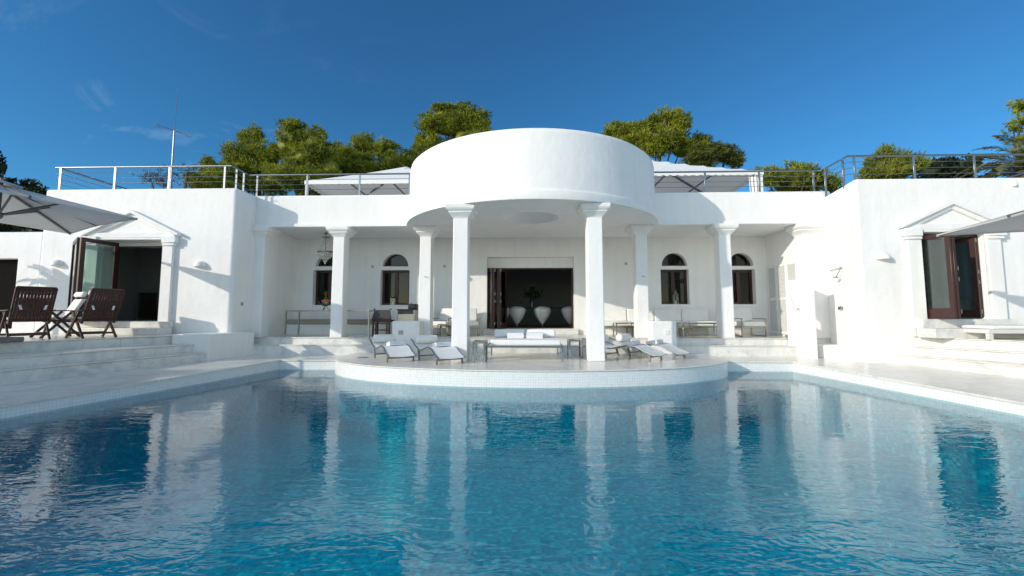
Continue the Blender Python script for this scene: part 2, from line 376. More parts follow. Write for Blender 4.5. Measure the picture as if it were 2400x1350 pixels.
# deck sheet with the pool cut out (coping oversails the pool wall by 2 cm)
def sheet(name, outer, hole, zf, mat, th=.035):
    mb = MB(); loops = [outer, hole]; flat = outer+hole
    tris = tessellate_polygon([[Vector((x, y, 0)) for x, y in l] for l in loops])
    vs = [(x, y, zf(y)) for x, y in flat]; mb.add(vs, [tuple(t) for t in tris])
    k = len(hole); mb.add([(x, y, zf(y)) for x, y in hole]+[(x, y, zf(y)-th) for x, y in hole], [(i, (i+1) % k, k+(i+1) % k, k+i) for i in range(k)])
    # underside of the oversail
    return mb
ov = .025
hole = [(xl(YB)+ov, YB-ov), (xl(YN)+ov, YN+ov), (xr(YN)-ov, YN+ov), (xr(YB)-ov, YB-ov)]
nseg = 14
def dens(poly):
    out = []
    for i in range(len(poly)):
        a = poly[i]; b = poly[(i+1) % len(poly)]
        for t in range(nseg): out.append((a[0]+(b[0]-a[0])*t/nseg, a[1]+(b[1]-a[1])*t/nseg))
    return out
deckouter = [(-22, 12.6), (-22, 10.85), (-22, -12), (22, -12), (22, 10.85), (22, 12.6)]
d_ = sheet('pool_deck', deckouter, dens(hole), dz, 'deck')
for i in range(4):
    a, b = poolpoly[i], poolpoly[(i+1) % 4]; c, e = hole[i], hole[(i+1) % 4]
    d_.add([(a[0], a[1], dz(a[1])-.035), (b[0], b[1], dz(b[1])-.035), (e[0], e[1], dz(e[1])-.035), (c[0], c[1], dz(c[1])-.035)], [(0, 1, 2, 3)])
struct(d_.build('pool_deck', 'deck', fixn=False))
w = MB()
pp = dens(poolpoly); k = len(pp)
w.add([(x, y, dz(y)-.034) for x, y in pp]+[(x, y, -.03) for x, y in pp], [(i, (i+1) % k, k+(i+1) % k, k+i) for i in range(k)])
struct(w.build('pool_rim', 'whitetile', fixn=False))
DEP = -1.15
b = MB(); b.add([(x, y, -.03) for x, y in poolpoly]+[(x, y, DEP) for x, y in poolpoly], [(0,1,5,4),(1,2,6,5),(2,3,7,6),(3,0,4,7),(4,5,6,7)])
struct(b.build('pool_basin', 'bluetile'))
wa = MB(); wa.add([(x, y, 0) for x, y in poolpoly], [(0,1,2,3)])
wo = wa.build('water', watermat(), fixn=False); struct(wo)
# rounded platform over the pool
p = MB(); A = arc(EA, EB); p.prism(A+[(ECX+EA, 12.0), (ECX-EA, 12.0)], Z_PLAT-.03, Z_PLAT)
A2 = arc(EA-.02, EB-.02)
struct(p.build('platform_floor', 'deck', bevel=.012, seg=2))
p = MB(); n = len(A2)
p.add([(x, y, Z_PLAT-.03) for x, y in A2]+[(x, y, -.03) for x, y in A2], [(i, i+1, n+i+1, n+i) for i in range(n-1)])
for sx in (-1, 1):
    x = ECX+sx*(EA-.02); p.add([(x, YB, Z_PLAT-.03), (x, 12.0, Z_PLAT-.03), (x, 12.0, .2), (x, YB, -.03)], [(0,1,2,3)])
struct(p.build('platform_wall', 'whitetile', smooth=True, fixn=False))
p = MB(); p.add([(x, y, -.03) for x, y in A2]+[(x, y, DEP) for x, y in A2], [(i, i+1, n+i+1, n+i) for i in range(n-1)])
struct(p.build('platform_base', 'bluetile', fixn=False))
# side stairs
def stair(name, pts, Z, side):
    a = PZ(*pts[0], Z); b_ = PZ(*pts[1], Z); f = lin(a, b_)
    yf = 11.75 if not (side < 0 and Z < .5) else 10.63; yn = -2
    far = 24*side
    o = MB().prism([(f(yf), yf), (f(yn), yn), (far, yn), (far, yf)], Z-.6, Z).build(name, 'marble', bevel=.012)
    # nosing line: thin slab oversailing 15 mm
    nb = MB().prism([(f(yf)-.02*side, yf-.03), (f(yn)-.02*side, yn), (far-.1*side, yn+.1), (far-.1*side, yf-.03)], Z-.001, Z+.022)
    struct(o); q = nb.build(name.replace('step', 'tread'), 'deck', bevel=.008); struct(q)
    return f
stair('steps', [(484, 827), (0, 872)], Z_S3-.022, -1)
stair('steps', [(456, 808), (0, 841)], Z_S2-.022, -1)
fl_l = stair('steps', [(427, 787), (0, 805)], Z_TER-.022, -1)
stair('steps', [(1944, 818), (2400, 860)], Z_S3-.022, 1)
stair('steps', [(1981, 804), (2400, 829)], Z_S2-.022, 1)
stair('steps', [(2004, 785.5), (2400, 801.5)], Z_TER-.022, 1)
# porch floor and middle stairs
XS = PX(1868, 12.2)
m_ = MB().prism([(XL-.1, 12.0), (XS, 12.0), (XS, 12.7), (XL-.1, 12.7)], -.2, Z_MID-.022); struct(m_.build('porch_steps', 'marble', bevel=.01))
m_ = MB().prism([(XL-.1, 11.975), (XS, 11.975), (XS, 12.6), (XL-.1, 12.6)], Z_MID-.0225, Z_MID); struct(m_.build('porch_steps', 'deck', bevel=.008))
m_ = MB().prism([(XL-.1, 12.4), (XS+1.2, 12.4), (XS+1.2, 14.9), (XL-.1, 14.9)], -.2, Z_PORCH-.022); struct(m_.build('porch_floor', 'marble', bevel=.01))
m_ = MB().prism([(XL-.1, 12.375), (XS+1.2, 12.375), (XS+1.2, 14.9), (XL-.1, 14.9)], Z_PORCH-.0225, Z_PORCH); struct(m_.build('porch_floor', 'deck', bevel=.008))
# ground to the horizon and a gentle hillside behind
g = MB(); 
def gz(x, y):
    t = max(0, min(1, (y-22)/60)); return -.1 + 5.5*t*t*(3-2*t) + .5*math.sin(x*.05+y*.03)*t
gx = [-900, -400, -150, -80]+list(range(-60, 61, 6))+[80, 150, 400, 900]; gy = [-900, -300, -60, -12.2]
G = MB()
rows = [15.2, 22]+list(range(26, 90, 5))+[120, 200, 400, 1200]
vs = [(x, y, gz(x, y)) for y in rows for x in gx]; W = len(gx)
G.add(vs, [(j*W+i, j*W+i+1, (j+1)*W+i+1, (j+1)*W+i) for j in range(len(rows)-1) for i in range(W-1)])
G.add([(-900, -900, -.12), (900, -900, -.12), (900, -11.9, -.12), (-900, -11.9, -.12)], [(0,1,2,3)])
G.add([(-900, -11.9, -.12), (-21.9, -11.9, -.12), (-21.9, 15.3, -.12), (-900, 15.3, -.12)], [(0,1,2,3)])
G.add([(900, -11.9, -.12), (21.9, -11.9, -.12), (21.9, 15.3, -.12), (900, 15.3, -.12)], [(0,3,2,1)])
struct(G.build('ground', 'grass', fixn=False))
# ================================================================ villa
V = empty('villa', (0, 0, 0)); tag(V, 'white stucco villa with a round drum canopy, square columns and dark wood doors', 'villa')
def vp(mb, name, mat='stucco', bevel=.03, seg=3, **k): return mb.build(name, mat, V, bevel=bevel, seg=seg, **k)
def rect(x0, x1, z0, z1): return [(x0, z0), (x1, z0), (x1, z1), (x0, z1)]
# left wing
ldx0, ldx1 = PX(225, Y_LW), PX(377, Y_LW); ldz0 = EYE-.235; ldz1 = PY(300, 563, Y_LW).z
vp(MB().shell(rect(XLF, XL, Z_TER-.05, Z_WL), [rect(ldx0, ldx1, ldz0, ldz1)], Y_LW, .868, .55), 'wall', bevel=.09, seg=5)
vp(MB().box(XLF+.3, XL-.16, Y_LW+.5, 16.5, Z_WL-.35, Z_WL-.2), 'roof', bevel=0)
vp(MB().box(XLF, XLF+.25, Y_LW+.872, 16.5, 0, Z_WL-.02), 'wall', bevel=.05)
# left wing room (kitchen)
def room(x0, x1, y0, y1, z0, z1, mat='interior', fl='darkfloor', glazed=False):
    r_ = MB().add([(x0,y0,z0),(x1,y0,z0),(x1,y1,z0),(x0,y1,z0),(x0,y0,z1),(x1,y0,z1),(x1,y1,z1),(x0,y1,z1)], [(4,5,6,7),(0,3,7,4),(2,3,7,6)]+([] if glazed else [(1,2,6,5)]))  # glazed: no glass, the unseen right wall is left out to admit daylight
    vp(r_, 'room', mat, bevel=0, fixn=False)
    vp(MB().add([(x0,y0,z0),(x1,y0,z0),(x1,y1,z0),(x0,y1,z0)], [(0,1,2,3)]), 'room_floor', fl, bevel=0, fixn=False)
def surround_gap(x0, x1, z0, z1, X0, X1, Z0, Z1, y):      # inner lining of a wall round its opening, facing the room
    return MB().shell(rect(X0, X1, Z0, Z1), [rect(x0, x1, z0, z1)], y, .02, .02)
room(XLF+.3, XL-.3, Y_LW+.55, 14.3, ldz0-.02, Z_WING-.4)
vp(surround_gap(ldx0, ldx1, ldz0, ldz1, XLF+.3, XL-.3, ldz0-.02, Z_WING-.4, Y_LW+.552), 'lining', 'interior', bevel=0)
# low wall left of the left wing
lw = MB().shell(rect(-24, XLF-.003, Z_TER-.05, PY(50, 543, Y_LW+.06).z), [rect(-17, PX(28, Y_LW+.06), Z_TER+.12, PY(20, 606, Y_LW+.06).z)], Y_LW+.06, 3.0, .25)
LWo = lw.build('annex', 'stucco', None, bevel=.05, seg=3); tag(LWo, 'low white annex left of the villa with a dark window behind the chairs', 'annex')
MB().box(-17.0, PX(28, Y_LW+.06)-.002, Y_LW+.28, Y_LW+.33, Z_TER+.13, PY(20, 606, Y_LW+.06).z-.002).build('room_shade_panel', 'room_shade', LWo)  # near-black sheet filling the opening, stands in for the shaded room
MB().box(-16.8, PX(21, Y_LW+.06), Y_LW+.262, Y_LW+.275, Z_TER+.3, PY(20, 622, Y_LW+.06).z).build('window', 'room_shade', LWo)
# right wing
rdx0, rdx1 = PX(2166, Y_RW), PX(2320, Y_RW); rdz0 = EYE-.145; rdz1 = PY(2240, 545, Y_RW).z
RX1 = 16.5
vp(MB().shell(rect(XR, RX1, Z_TER-.7, Z_WING), [rect(rdx0, rdx1, rdz0, rdz1)], Y_RW, 1.768, .30, backx=lambda x: (XRI-XR) if x < 9 else 0), 'wall', bevel=.09, seg=5)
vp(MB().box(XRI+.1, RX1-.2, Y_RW+.4, 16.5, Z_WING-.35, Z_WING-.2), 'roof', bevel=0)
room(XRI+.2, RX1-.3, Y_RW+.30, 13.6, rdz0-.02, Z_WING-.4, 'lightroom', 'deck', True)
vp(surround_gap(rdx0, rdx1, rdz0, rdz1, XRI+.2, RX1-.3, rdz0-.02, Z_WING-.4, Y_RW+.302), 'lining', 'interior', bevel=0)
# centre: beam and parapet
vp(MB().box(XL-.25, XRI+.25, Y_F, Y_F+.35, Z_CEIL+.07, Z_ROOF), 'parapet', bevel=.05)
vp(MB().box(XL-.25, XRI-.01, Y_F-.05, Y_F+.32, Z_CEIL, Z_CEIL+.105), 'beam', bevel=.02)
vp(MB().box(XL+.01, XRI+.2, Y_F+.3, Y_B+.3, Z_CEIL+.004, Z_CEIL+.16), 'ceiling', bevel=0)
vp(MB().box(-12, 12, Y_F+.34, 24, Z_ROOF-.55, Z_ROOF-.4), 'roof_terrace', 'deck', bevel=0)
# porch side walls
vp(MB().box(XL+.001, -7.88, Y_F+.36, Y_B+.1, Z_PORCH-.05, Z_CEIL+.003), 'wall', bevel=0)
vp(MB().box(8.05, 8.9, Y_F+.36, Y_B+.1, Z_PORCH-.05, Z_CEIL+.003), 'wall', bevel=0)
# back wall with arched windows and the big door
def win_cut(xl_, xr_, xal, xar, ytop, yspr, ylt, ylb):
    x0, x1 = PX(xl_, Y_B), PX(xr_, Y_B); z0 = PY(xl_, ylb, Y_B).z; z1 = PY(xl_, ylt, Y_B).z
    zs = PY(xl_, yspr, Y_B).z; zt = PY(xl_, ytop, Y_B).z; a0, a1 = PX(xal, Y_B), PX(xar, Y_B); c = (a0+a1)/2; rx = (a1-a0)/2
    arch = [(c+rx*math.cos(math.pi*i/20), zs+(zt-zs)*math.sin(math.pi*i/20)) for i in range(21)]
    return rect(x0, x1, z0, z1), arch
WIN = [win_cut(731, 799, 736, 795, 595, 624.4, 633, 715), win_cut(890, 958, 894, 954.5, 595, 624.4, 633, 715),
       win_cut(1551, 1617.5, 1554, 1614, 593, 623.4, 631.5, 713), win_cut(1707, 1774, 1711, 1771, 593, 623.4, 631.5, 713)]
dx0, dx1 = PX(1141, Y_B), PX(1346, Y_B); dzb = Z_PORCH+.19; dzt = PY(1240, 602, Y_B).z
holes = [h for w_ in WIN for h in w_]+[rect(dx0, dx1, dzb, dzt)]
vp(MB().shell(rect(-7.95, 8.3, Z_PORCH-.05, Z_CEIL+.02), holes, Y_B, .5, .30), 'wall', bevel=.02, seg=2)
for i, (rc, arch) in enumerate(WIN):
    (x0, z0), (x1, _), (_, z1), _ = rc; yy = Y_B+.20; t = .075
    f = MB(); ya, yb = yy, yy+.07
    e = .002; x0 += e; x1 -= e; z0 += e; z1 -= e
    f.box(x0, x0+t, ya, yb, z0, z1).box(x1-t, x1, ya, yb, z0, z1).box(x0+t, x1-t, ya, yb, z0, z0+t).box(x0+t, x1-t, ya, yb, z1-t, z1)
    c = (x0+x1)/2; f.box(c-.06, c+.06, ya+.004, yb, z0+t, z1-t)
    F_ = vp(f, 'window', 'wood', bevel=.006, seg=1)
    MB().box(x0+t*.6, x1-t*.6, yy+.035, yy+.042, z0+t*.6, z1-t*.6).build('pane', 'winglass', F_)
    ax = [q[0] for q in arch]; ac = (min(ax)+max(ax))/2; zs = arch[0][1]
    inn = [(ac+(x-ac)*.80, zs+.06+(z-zs)*.80) for x, z in arch]
    f = MB(); n = len(arch)
    for q in range(n-1): 
        f.add([(arch[q][0], ya, arch[q][1]), (arch[q+1][0], ya, arch[q+1][1]), (inn[q+1][0], ya, inn[q+1][1]), (inn[q][0], ya, inn[q][1]),
               (inn[q][0], yb, inn[q][1]), (inn[q+1][0], yb, inn[q+1][1])], [(0,1,2,3), (3,2,5,4)])
    f.box(min(ax)+.003, max(ax)-.003, ya, yb, zs+.002, zs+.06)
    F_ = vp(f, 'arched_window', 'wood', bevel=0)
    MB().xz([(ac+(x-ac)*.86, zs+.03+(z-zs)*.86) for x, z in arch], yy+.035, yy+.042).build('pane', 'winglass', F_)
    # darkness of the room behind each window
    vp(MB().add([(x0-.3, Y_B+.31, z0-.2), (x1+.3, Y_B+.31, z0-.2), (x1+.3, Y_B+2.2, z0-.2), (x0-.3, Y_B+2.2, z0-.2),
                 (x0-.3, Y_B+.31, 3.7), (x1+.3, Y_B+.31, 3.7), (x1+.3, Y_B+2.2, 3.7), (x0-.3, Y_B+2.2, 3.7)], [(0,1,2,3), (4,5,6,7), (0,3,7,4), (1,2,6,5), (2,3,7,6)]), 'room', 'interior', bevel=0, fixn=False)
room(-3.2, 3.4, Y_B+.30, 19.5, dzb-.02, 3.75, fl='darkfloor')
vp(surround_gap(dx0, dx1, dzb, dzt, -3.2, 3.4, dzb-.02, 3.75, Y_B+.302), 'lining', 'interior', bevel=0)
vp(MB().box(dx0-.12, dx1+.12, Y_B-.12, Y_B-.003, Z_PORCH, dzb-.003).box(dx0+.003, dx1-.003, Y_B-.02, Y_B+.3, dzb-.05, dzb-.001), 'sill', 'marble', bevel=.008)
# frame of the big door, lowered head
zf = PY(1240, 628, Y_B+.2).z
vp(MB().box(dx0+.002, dx1-.002, Y_B+.18, Y_B+.3, zf, dzt-.002), 'door_head', 'stucco', bevel=0)
vp(MB().box(dx0+.002, dx0+.06, Y_B+.2, Y_B+.28, dzb, zf-.002).box(dx1-.06, dx1-.002, Y_B+.2, Y_B+.28, dzb, zf-.002).box(dx0+.062, dx1-.062, Y_B+.2, Y_B+.28, zf-.05, zf-.002).box(dx0+.062, dx1-.062, Y_B+.2, Y_B+.28, dzb, dzb+.03), 'door_frame', 'wood', bevel=.004, seg=1)
def leaf(p0, p1, z0, z1, handle=False, gl='glass', st=.095, bot=.20, th=.055):
    """glazed door leaf standing between plan points p0 and p1"""
    p0 = Vector((*p0, 0)); p1 = Vector((*p1, 0)); d = (p1-p0); L = d.length; ang = math.atan2(d.y, d.x)
    m = Matrix.Translation(p0) @ Matrix.Rotation(ang, 4, 'Z'); f = MB()
    f.box(0, st, -th/2, th/2, z0, z1, m).box(L-st, L, -th/2, th/2, z0, z1, m).box(st, L-st, -th/2, th/2, z0, z0+bot, m).box(st, L-st, -th/2, th/2, z1-.1, z1, m)
    F_ = vp(f, 'folding_door', 'wood', bevel=.006, seg=1)
    MB().box(st*.8, L-st*.8, -.004, .004, z0+bot*.9, z1-.08, m).build('pane', gl, F_)
    for zz in (z0+.12, (z0+z1)/2-.15, (z0+z1)/2+.1, z1-.12):
        MB().box(-.012, .012, -th/2-.018, -th/2-.001, zz, zz+.09, m).build('hinge', 'steel', F_)
    if handle:
        h = MB().tube([m @ Vector((L-.05, -th/2, (z0+z1)/2)), m @ Vector((L-.05, -th/2-.06, (z0+z1)/2)), m @ Vector((L-.17, -th/2-.06, (z0+z1)/2))], .012)
        h.build('handle', 'steel', F_)
# stacked leaves in the middle doorway
zz1 = zf-.06
for q, (a, bb) in enumerate([((.03, .24), (.20, -.36)), ((.26, -.36), (.30, .22)), ((.36, .22), (.40, -.36)), ((.46, -.36), (.66, .20))]):
    leaf((dx0+a[0], Y_B+a[1]), (dx0+bb[0], Y_B+bb[1]), dzb+.01, zz1, st=.085)
# left doorway leaves (opened outwards, perpendicular to the wall) and frame
fy = Y_LW+.42; zl = PY(300, 577, fy).z
vp(MB().box(ldx0+.002, ldx1-.002, fy, fy+.12, zl, ldz1-.002), 'door_head', 'stucco', bevel=0)
vp(MB().box(ldx0+.002, ldx0+.06, fy, fy+.09, ldz0, zl-.002).box(ldx1-.06, ldx1-.002, fy, fy+.09, ldz0, zl-.002).box(ldx0+.062, ldx1-.062, fy, fy+.09, zl-.06, zl-.002), 'door_frame', 'wood', bevel=.004, seg=1)
leaf((PX(266, Y_LW+.12), Y_LW+.12), (PX(175, Y_LW-.86), Y_LW-.86), ldz0+.015, ldz1-.06, True, st=.11, gl='clearglass')
leaf((PX(170, Y_LW-.84), Y_LW-.84), (PX(160, Y_LW-.06), Y_LW-.06), ldz0+.015, ldz1-.06, st=.10)
# right doorway
vp(MB().box(rdx0+.002, rdx0+.07, Y_RW+.12, Y_RW+.2, rdz0, rdz1-.002).box(rdx1-.07, rdx1-.002, Y_RW+.12, Y_RW+.2, rdz0, rdz1-.002).box(rdx0+.07, rdx1-.07, Y_RW+.12, Y_RW+.2, rdz1-.09, rdz1-.002).box(rdx0+.07, rdx1-.07, Y_RW+.12, Y_RW+.2, rdz0, rdz0+.03), 'door_frame', 'wood', bevel=.004, seg=1)
leaf((rdx0+.06, Y_RW+.10), (rdx0+.05, Y_RW-.72), rdz0+.01, rdz1-.10, st=.11, bot=.24, gl='clearglass')
leaf((rdx0+.12, Y_RW-.72), (rdx0+.22, Y_RW+.06), rdz0+.01, rdz1-.10, st=.10, bot=.24, gl='clearglass')
leaf((rdx1-.10, Y_RW+.10), (rdx1-.30, Y_RW+.02+.55), rdz0+.01, rdz1-.10, st=.10)
# ---- columns
def column(xc, yc, zb, wd, dp, ztop, pil=False):
    c = MB(); o = []
    for (z, k) in ((zb, 1.0), (ztop-.30, .94)):
        o += [(xc-wd/2*k, yc-dp/2*k, z), (xc+wd/2*k, yc-dp/2*k, z), (xc+wd/2*k, yc+dp/2*k, z), (xc-wd/2*k, yc+dp/2*k, z)]
    c.add(o, [(0,3,2,1),(4,5,6,7),(0,1,5,4),(1,2,6,5),(2,3,7,6),(3,0,4,7)])
    cc = vp(c, 'column', 'stucco', bevel=.022, seg=3)
    k = MB(); prof = [(0, -.32), (.012, -.28), (.045, -.245), (.085, -.20), (.10, -.185), (.10, -.145), (.125, -.14), (.155, -.10), (.165, -.085), (.165, 0)]
    vs = []
    for dx, z in prof:
        a, bb = wd*.47+dx, dp*.47+dx; zz = ztop+z-.001
        vs += [(xc-a, yc-bb, zz), (xc+a, yc-bb, zz), (xc+a, yc+bb, zz), (xc-a, yc+bb, zz)]
    fs = [(i*4+j, i*4+(j+1) % 4, (i+1)*4+(j+1) % 4, (i+1)*4+j) for i in range(len(prof)-1) for j in range(4)]
    k.add(vs, fs+[(0,1,2,3), tuple(len(vs)-4+j for j in range(4))]); k.build('capital', 'stucco', cc, bevel=.006, seg=1)
CW = .36
def colX(pxl, pxr, Y, py): return (PX(pxl, Y, py)+PX(pxr, Y, py))/2
cols = [(colX(779, 805, Y_F, 640), Y_F+.17, Z_PORCH), (colX(982, 1011, Y_F, 640), Y_F+.17, Z_PORCH), (colX(1490, 1519, Y_F, 640), Y_F+.17, Z_PORCH), (colX(1686, 1717.5, Y_F, 640), Y_F+.17, Z_PORCH)]
for x, y, z in cols: column(x, y, z, CW, .38, Z_CEIL)
YC = 9.93
for a, b_ in ((1059.5, 1097), (1376.5, 1416)): column(colX(a, b_, YC, 650), YC+.19, Z_PLAT, .38, .38, Z_CEIL)
column(XL+.15, Y_F+.18, Z_PORCH, .36, .40, Z_CEIL-.001); column(8.34, Y_F+.18, Z_PORCH, .80, .40, Z_CEIL-.001)
vp(MB().box(8.42, 8.72, Y_F+.012, Y_F+.5, Z_PORCH-.1, Z_CEIL-.003), 'wall', bevel=0)
# ---- drum
DX = PX(1245, 12.4, 540); DY = 13.18
DR = 3.70
def circ(r, n=96): return [(r*math.cos(2*math.pi*i/n), r*math.sin(2*math.pi*i/n)) for i in range(n)]
ZT = PY(1245, 293, DY-DR).z-.02
prof = [(DR+.07, Z_CEIL-.002), (DR+.075, Z_CEIL+.02), (DR+.072, Z_CEIL+.17), (DR+.06, Z_CEIL+.20), (DR+.012, Z_CEIL+.225), (DR, Z_CEIL+.27), (DR-.012, ZT-.14), (DR-.03, ZT-.06), (DR-.08, ZT-.015), (DR-.15, ZT), (DR-.30, ZT), (DR-.36, ZT-.05), (DR-.36, Z_CEIL+.9), (0, Z_CEIL+.9)]
vp(MB().lathe(prof, (DX, DY, 0), 128), 'drum', 'stucco', bevel=0, smooth=True)
# soffit with a shallow dish let into it
sk = PZ(1245, 511, Z_CEIL); sr = .74; YD = sk.y
so = MB(); outer = []; n = 96
mm = [(DX+(DR+.065)*math.cos(2*math.pi*i/n), DY+(DR+.065)*math.sin(2*math.pi*i/n)) for i in range(n)]
hh = [(sk.x+sr*math.cos(2*math.pi*i/48), YD+sr*math.sin(2*math.pi*i/48)) for i in range(48)]
mm = [(x, min(y, Y_B-.02)) for x, y in mm]
tris = tessellate_polygon([[Vector((x, y, 0)) for x, y in mm], [Vector((x, y, 0)) for x, y in hh]])
so.add([(x, y, Z_CEIL-.004) for x, y in mm+hh], [tuple(t) for t in tris])
vp(so, 'soffit', 'stucco', bevel=0, fixn=False)
vp(MB().lathe([(sr, Z_CEIL-.004), (sr-.01, Z_CEIL+.05), (sr-.06, Z_CEIL+.20), (sr-.18, Z_CEIL+.36), (sr-.42, Z_CEIL+.50), (0, Z_CEIL+.56)], (sk.x, YD, 0), 48), 'ceiling_dish', 'stucco', bevel=0, smooth=True)
# ---- pedimented door surrounds
def surround(x0, x1, y, zb, zo, proj, zsp, zap, wpil, mside):
    """x0,x1 door opening; zb bottom; zo opening head; zsp eaves; zap apex"""
    W_ = x1-x0; c = (x0+x1)/2; L = x0-wpil; Rr = x1+wpil; zsp = max(zsp, zo+.17)
    ov_ = .17
    inner_h = (zap-zsp)
    # field with pilasters (an arch of plaster)
    f = MB(); zt_ = zsp-.12
    f.plate([(L, zb), (x0, zb), (x0, zo), (L, zo), (L, zt_), (Rr, zt_), (Rr, zo), (x1, zo), (x1, zb), (Rr, zb)],
            [[0, 1, 2, 3], [3, 2, 7, 6, 5, 4], [7, 8, 9, 6]], y-proj*.55, y-.001)
    # gable with sunk triangle
    tri = [(c-(W_/2+.0), zsp+.03), (c+(W_/2+.0), zsp+.03), (c, zsp+.03+inner_h*.62)]
    g_ = MB(); out = [(L-.02, zsp-.12), (Rr+.02, zsp-.12), (Rr+.02, zsp+.02), (c, zap-.06), (L-.02, zsp+.02)]
    g_.shell([(a, b2) for a, b2 in out], [tri], y-proj*.565, proj*.565-.001, proj*.5)
    g_.add([(tri[0][0], y-.03, tri[0][1]), (tri[1][0], y-.03, tri[1][1]), (tri[2][0], y-.03, tri[2][1])], [(0,1,2)])
    vp(f, 'door_surround', 'stucco', bevel=.012, seg=2); vp(g_, 'pediment', 'stucco', bevel=.01, seg=2)
    # raking cornice
    r_ = MB(); t = .10
    xe = W_/2+wpil+ov_
    r_.plate([(c-xe, zsp), (c-xe+.02, zsp-t*.8), (c, zap-t), (c+xe-.02, zsp-t*.8), (c+xe, zsp), (c, zap)], [[0, 1, 2, 5], [5, 2, 3, 4]], y-proj, y-.002)
    vp(r_, 'cornice', 'stucco', bevel=.012, seg=2)
    # small stepped capitals at each side
    for sx in (-1, 1):
        xa = L if sx < 0 else x1; xb_ = x0 if sx < 0 else Rr
        k = MB()
        k.box(xa-(.10 if sx < 0 else -.003), xb_+(.10 if sx > 0 else -.003), y-proj*.92, y-.003, zsp-.27, zsp-.08)
        k.box(xa-(.055 if sx < 0 else -.004), xb_+(.055 if sx > 0 else -.004), y-proj*.78, y-.004, zsp-.345, zsp-.272)
        vp(k, 'door_capital', 'stucco', bevel=.01, seg=1)
pz = lambda px, py, Y: PY(px, py, Y).z
surround(ldx0, ldx1, Y_LW, Z_TER+.01, ldz1+.0, .17, pz(437, 553, Y_LW), pz(308, 494, Y_LW), .30, 1)
surround(rdx0, rdx1, Y_RW, Z_TER+.01, rdz1+.0, .15, pz(2110, 533, Y_RW), pz(2245, 472, Y_RW), .33, 1)
# door steps
def dsteps(x0, x1, y, z0, zt, name='doorstep'):
    hgt = (zt-z0)
    vp(MB().box(x0-.34, x1+.36, y-.62, y-.16, z0, z0+hgt*.5), name, 'marble', bevel=.008)
    vp(MB().box(x0-.30, x1+.30, y-.28, y-.06, z0+hgt*.5+.001, zt-.004).box(x0+.003, x1-.003, y-.06, y+.5, zt-.12, zt-.003), name, 'marble', bevel=.008)
dsteps(ldx0, ldx1+.12, Y_LW, Z_TER, ldz0); dsteps(rdx0, rdx1, Y_RW, Z_TER, rdz0)
# ---- louvred cupboard doors on the porch's right wall
def louvre(y0, y1, z0, z1, x):
    f = MB(); t = .05
    f.box(x-.04, x-.001, y0, y0+t, z0, z1).box(x-.04, x-.001, y1-t, y1, z0, z1).box(x-.04, x-.001, y0+t, y1-t, z0, z0+.09).box(x-.04, x-.001, y0+t, y1-t, z1-.07, z1).box(x-.04, x-.001, y0+t, y1-t, (z0+z1)/2-.03, (z0+z1)/2+.03)
    F_ = vp(f, 'louvred_door', 'white', bevel=.004, seg=1)
    s = MB(); z = z0+.11
    while z < z1-.09:
        if abs(z-(z0+z1)/2) > .045: s.add([(x-.036, y0+t, z), (x-.036, y1-t, z), (x-.006, y1-t, z+.035), (x-.006, y0+t, z+.035)], [(0,1,2,3)])
        z += .042
    s.add([(x-.003, y0+t, z0), (x-.003, y1-t, z0), (x-.003, y1-t, z1), (x-.003, y0+t, z1)], [(0,1,2,3)])
    s.build('slats', 'white', F_, fixn=False)
lz1 = PY(1798, 625, 14.3).z
for a, b_ in ((13.86, 14.36), (13.34, 13.84), (12.82, 13.32)): louvre(a, b_, Z_PORCH+.06, lz1, 8.05)
# built-in bench along the left of the porch
vp(MB().box(-7.87, -4.6, Y_B-.62, Y_B-.002, Z_PORCH, Z_PORCH+.34), 'bench', 'stucco', bevel=.02)
vp(MB().box(-7.86, -4.62, Y_B-.60, Y_B-.01, Z_PORCH+.342, Z_PORCH+.50), 'bench_cushion', 'beige', bevel=.04)
# ================================================================ free-standing walls
def thing(mb, name, mat, label, cat, group=None, bevel=0, seg=2, **k):
    return tag(mb.build(name, mat, None, bevel=bevel, seg=seg, **k), label, cat, group)
cw = MB().prism([(-8.95, Y_LW-.002), (-8.95, 10.62), (-7.98, 10.62), (-7.72, Y_LW+.5), (XL+.004, Y_LW+.5), (XL+.004, Y_LW-.002)], .2, EYE-.545)
thing(cw, 'planter_wall', 'stucco', 'white masonry block ending the left stairs beside the villa corner', 'low wall', bevel=.02)
def lowwall(pxa, pxb, ga, label, mat='grey'):
    xa, xb = PX(pxa, 11.95, 780), PX(pxb, 11.95, 780); zt = EYE-.23
    e = empty('low_wall', ((xa+xb)/2, 12.0, Z_DECK)); tag(e, label, 'low wall')
    MB().box(xa, xb, 11.93, 12.372, Z_DECK-.05, zt).build('wall_block', 'stucco', e, bevel=.035, seg=3, origin=None).location = (-(xa+xb)/2, -12.0, -Z_DECK)
    gx0, gx1 = PX(ga[0], 11.93, 780), PX(ga[1], 11.93, 780)
    g_ = MB().box(gx0, gx1, 11.915, 11.928, PY(ga[0], ga[3], 11.93).z, PY(ga[0], ga[2], 11.93).z)
    for i in range(5):
        z = PY(ga[0], ga[3], 11.93).z + .02 + i*.02; g_.box(gx0+.01, gx1-.01, 11.908, 11.914, z, z+.008)
    g_.build('vent_grille', mat, e).location = (-(xa+xb)/2, -12.0, -Z_DECK)
M['grille'] = simple('grey_grille', (.42, .43, .42), .5)
lowwall(919, 984, (934, 945, 774, 784), 'low white block with grey vent behind the left pair of loungers', 'grille')
lowwall(1527, 1586, (1558, 1569, 773, 784), 'low white block with pale vent behind the right pair of loungers', 'stucco')
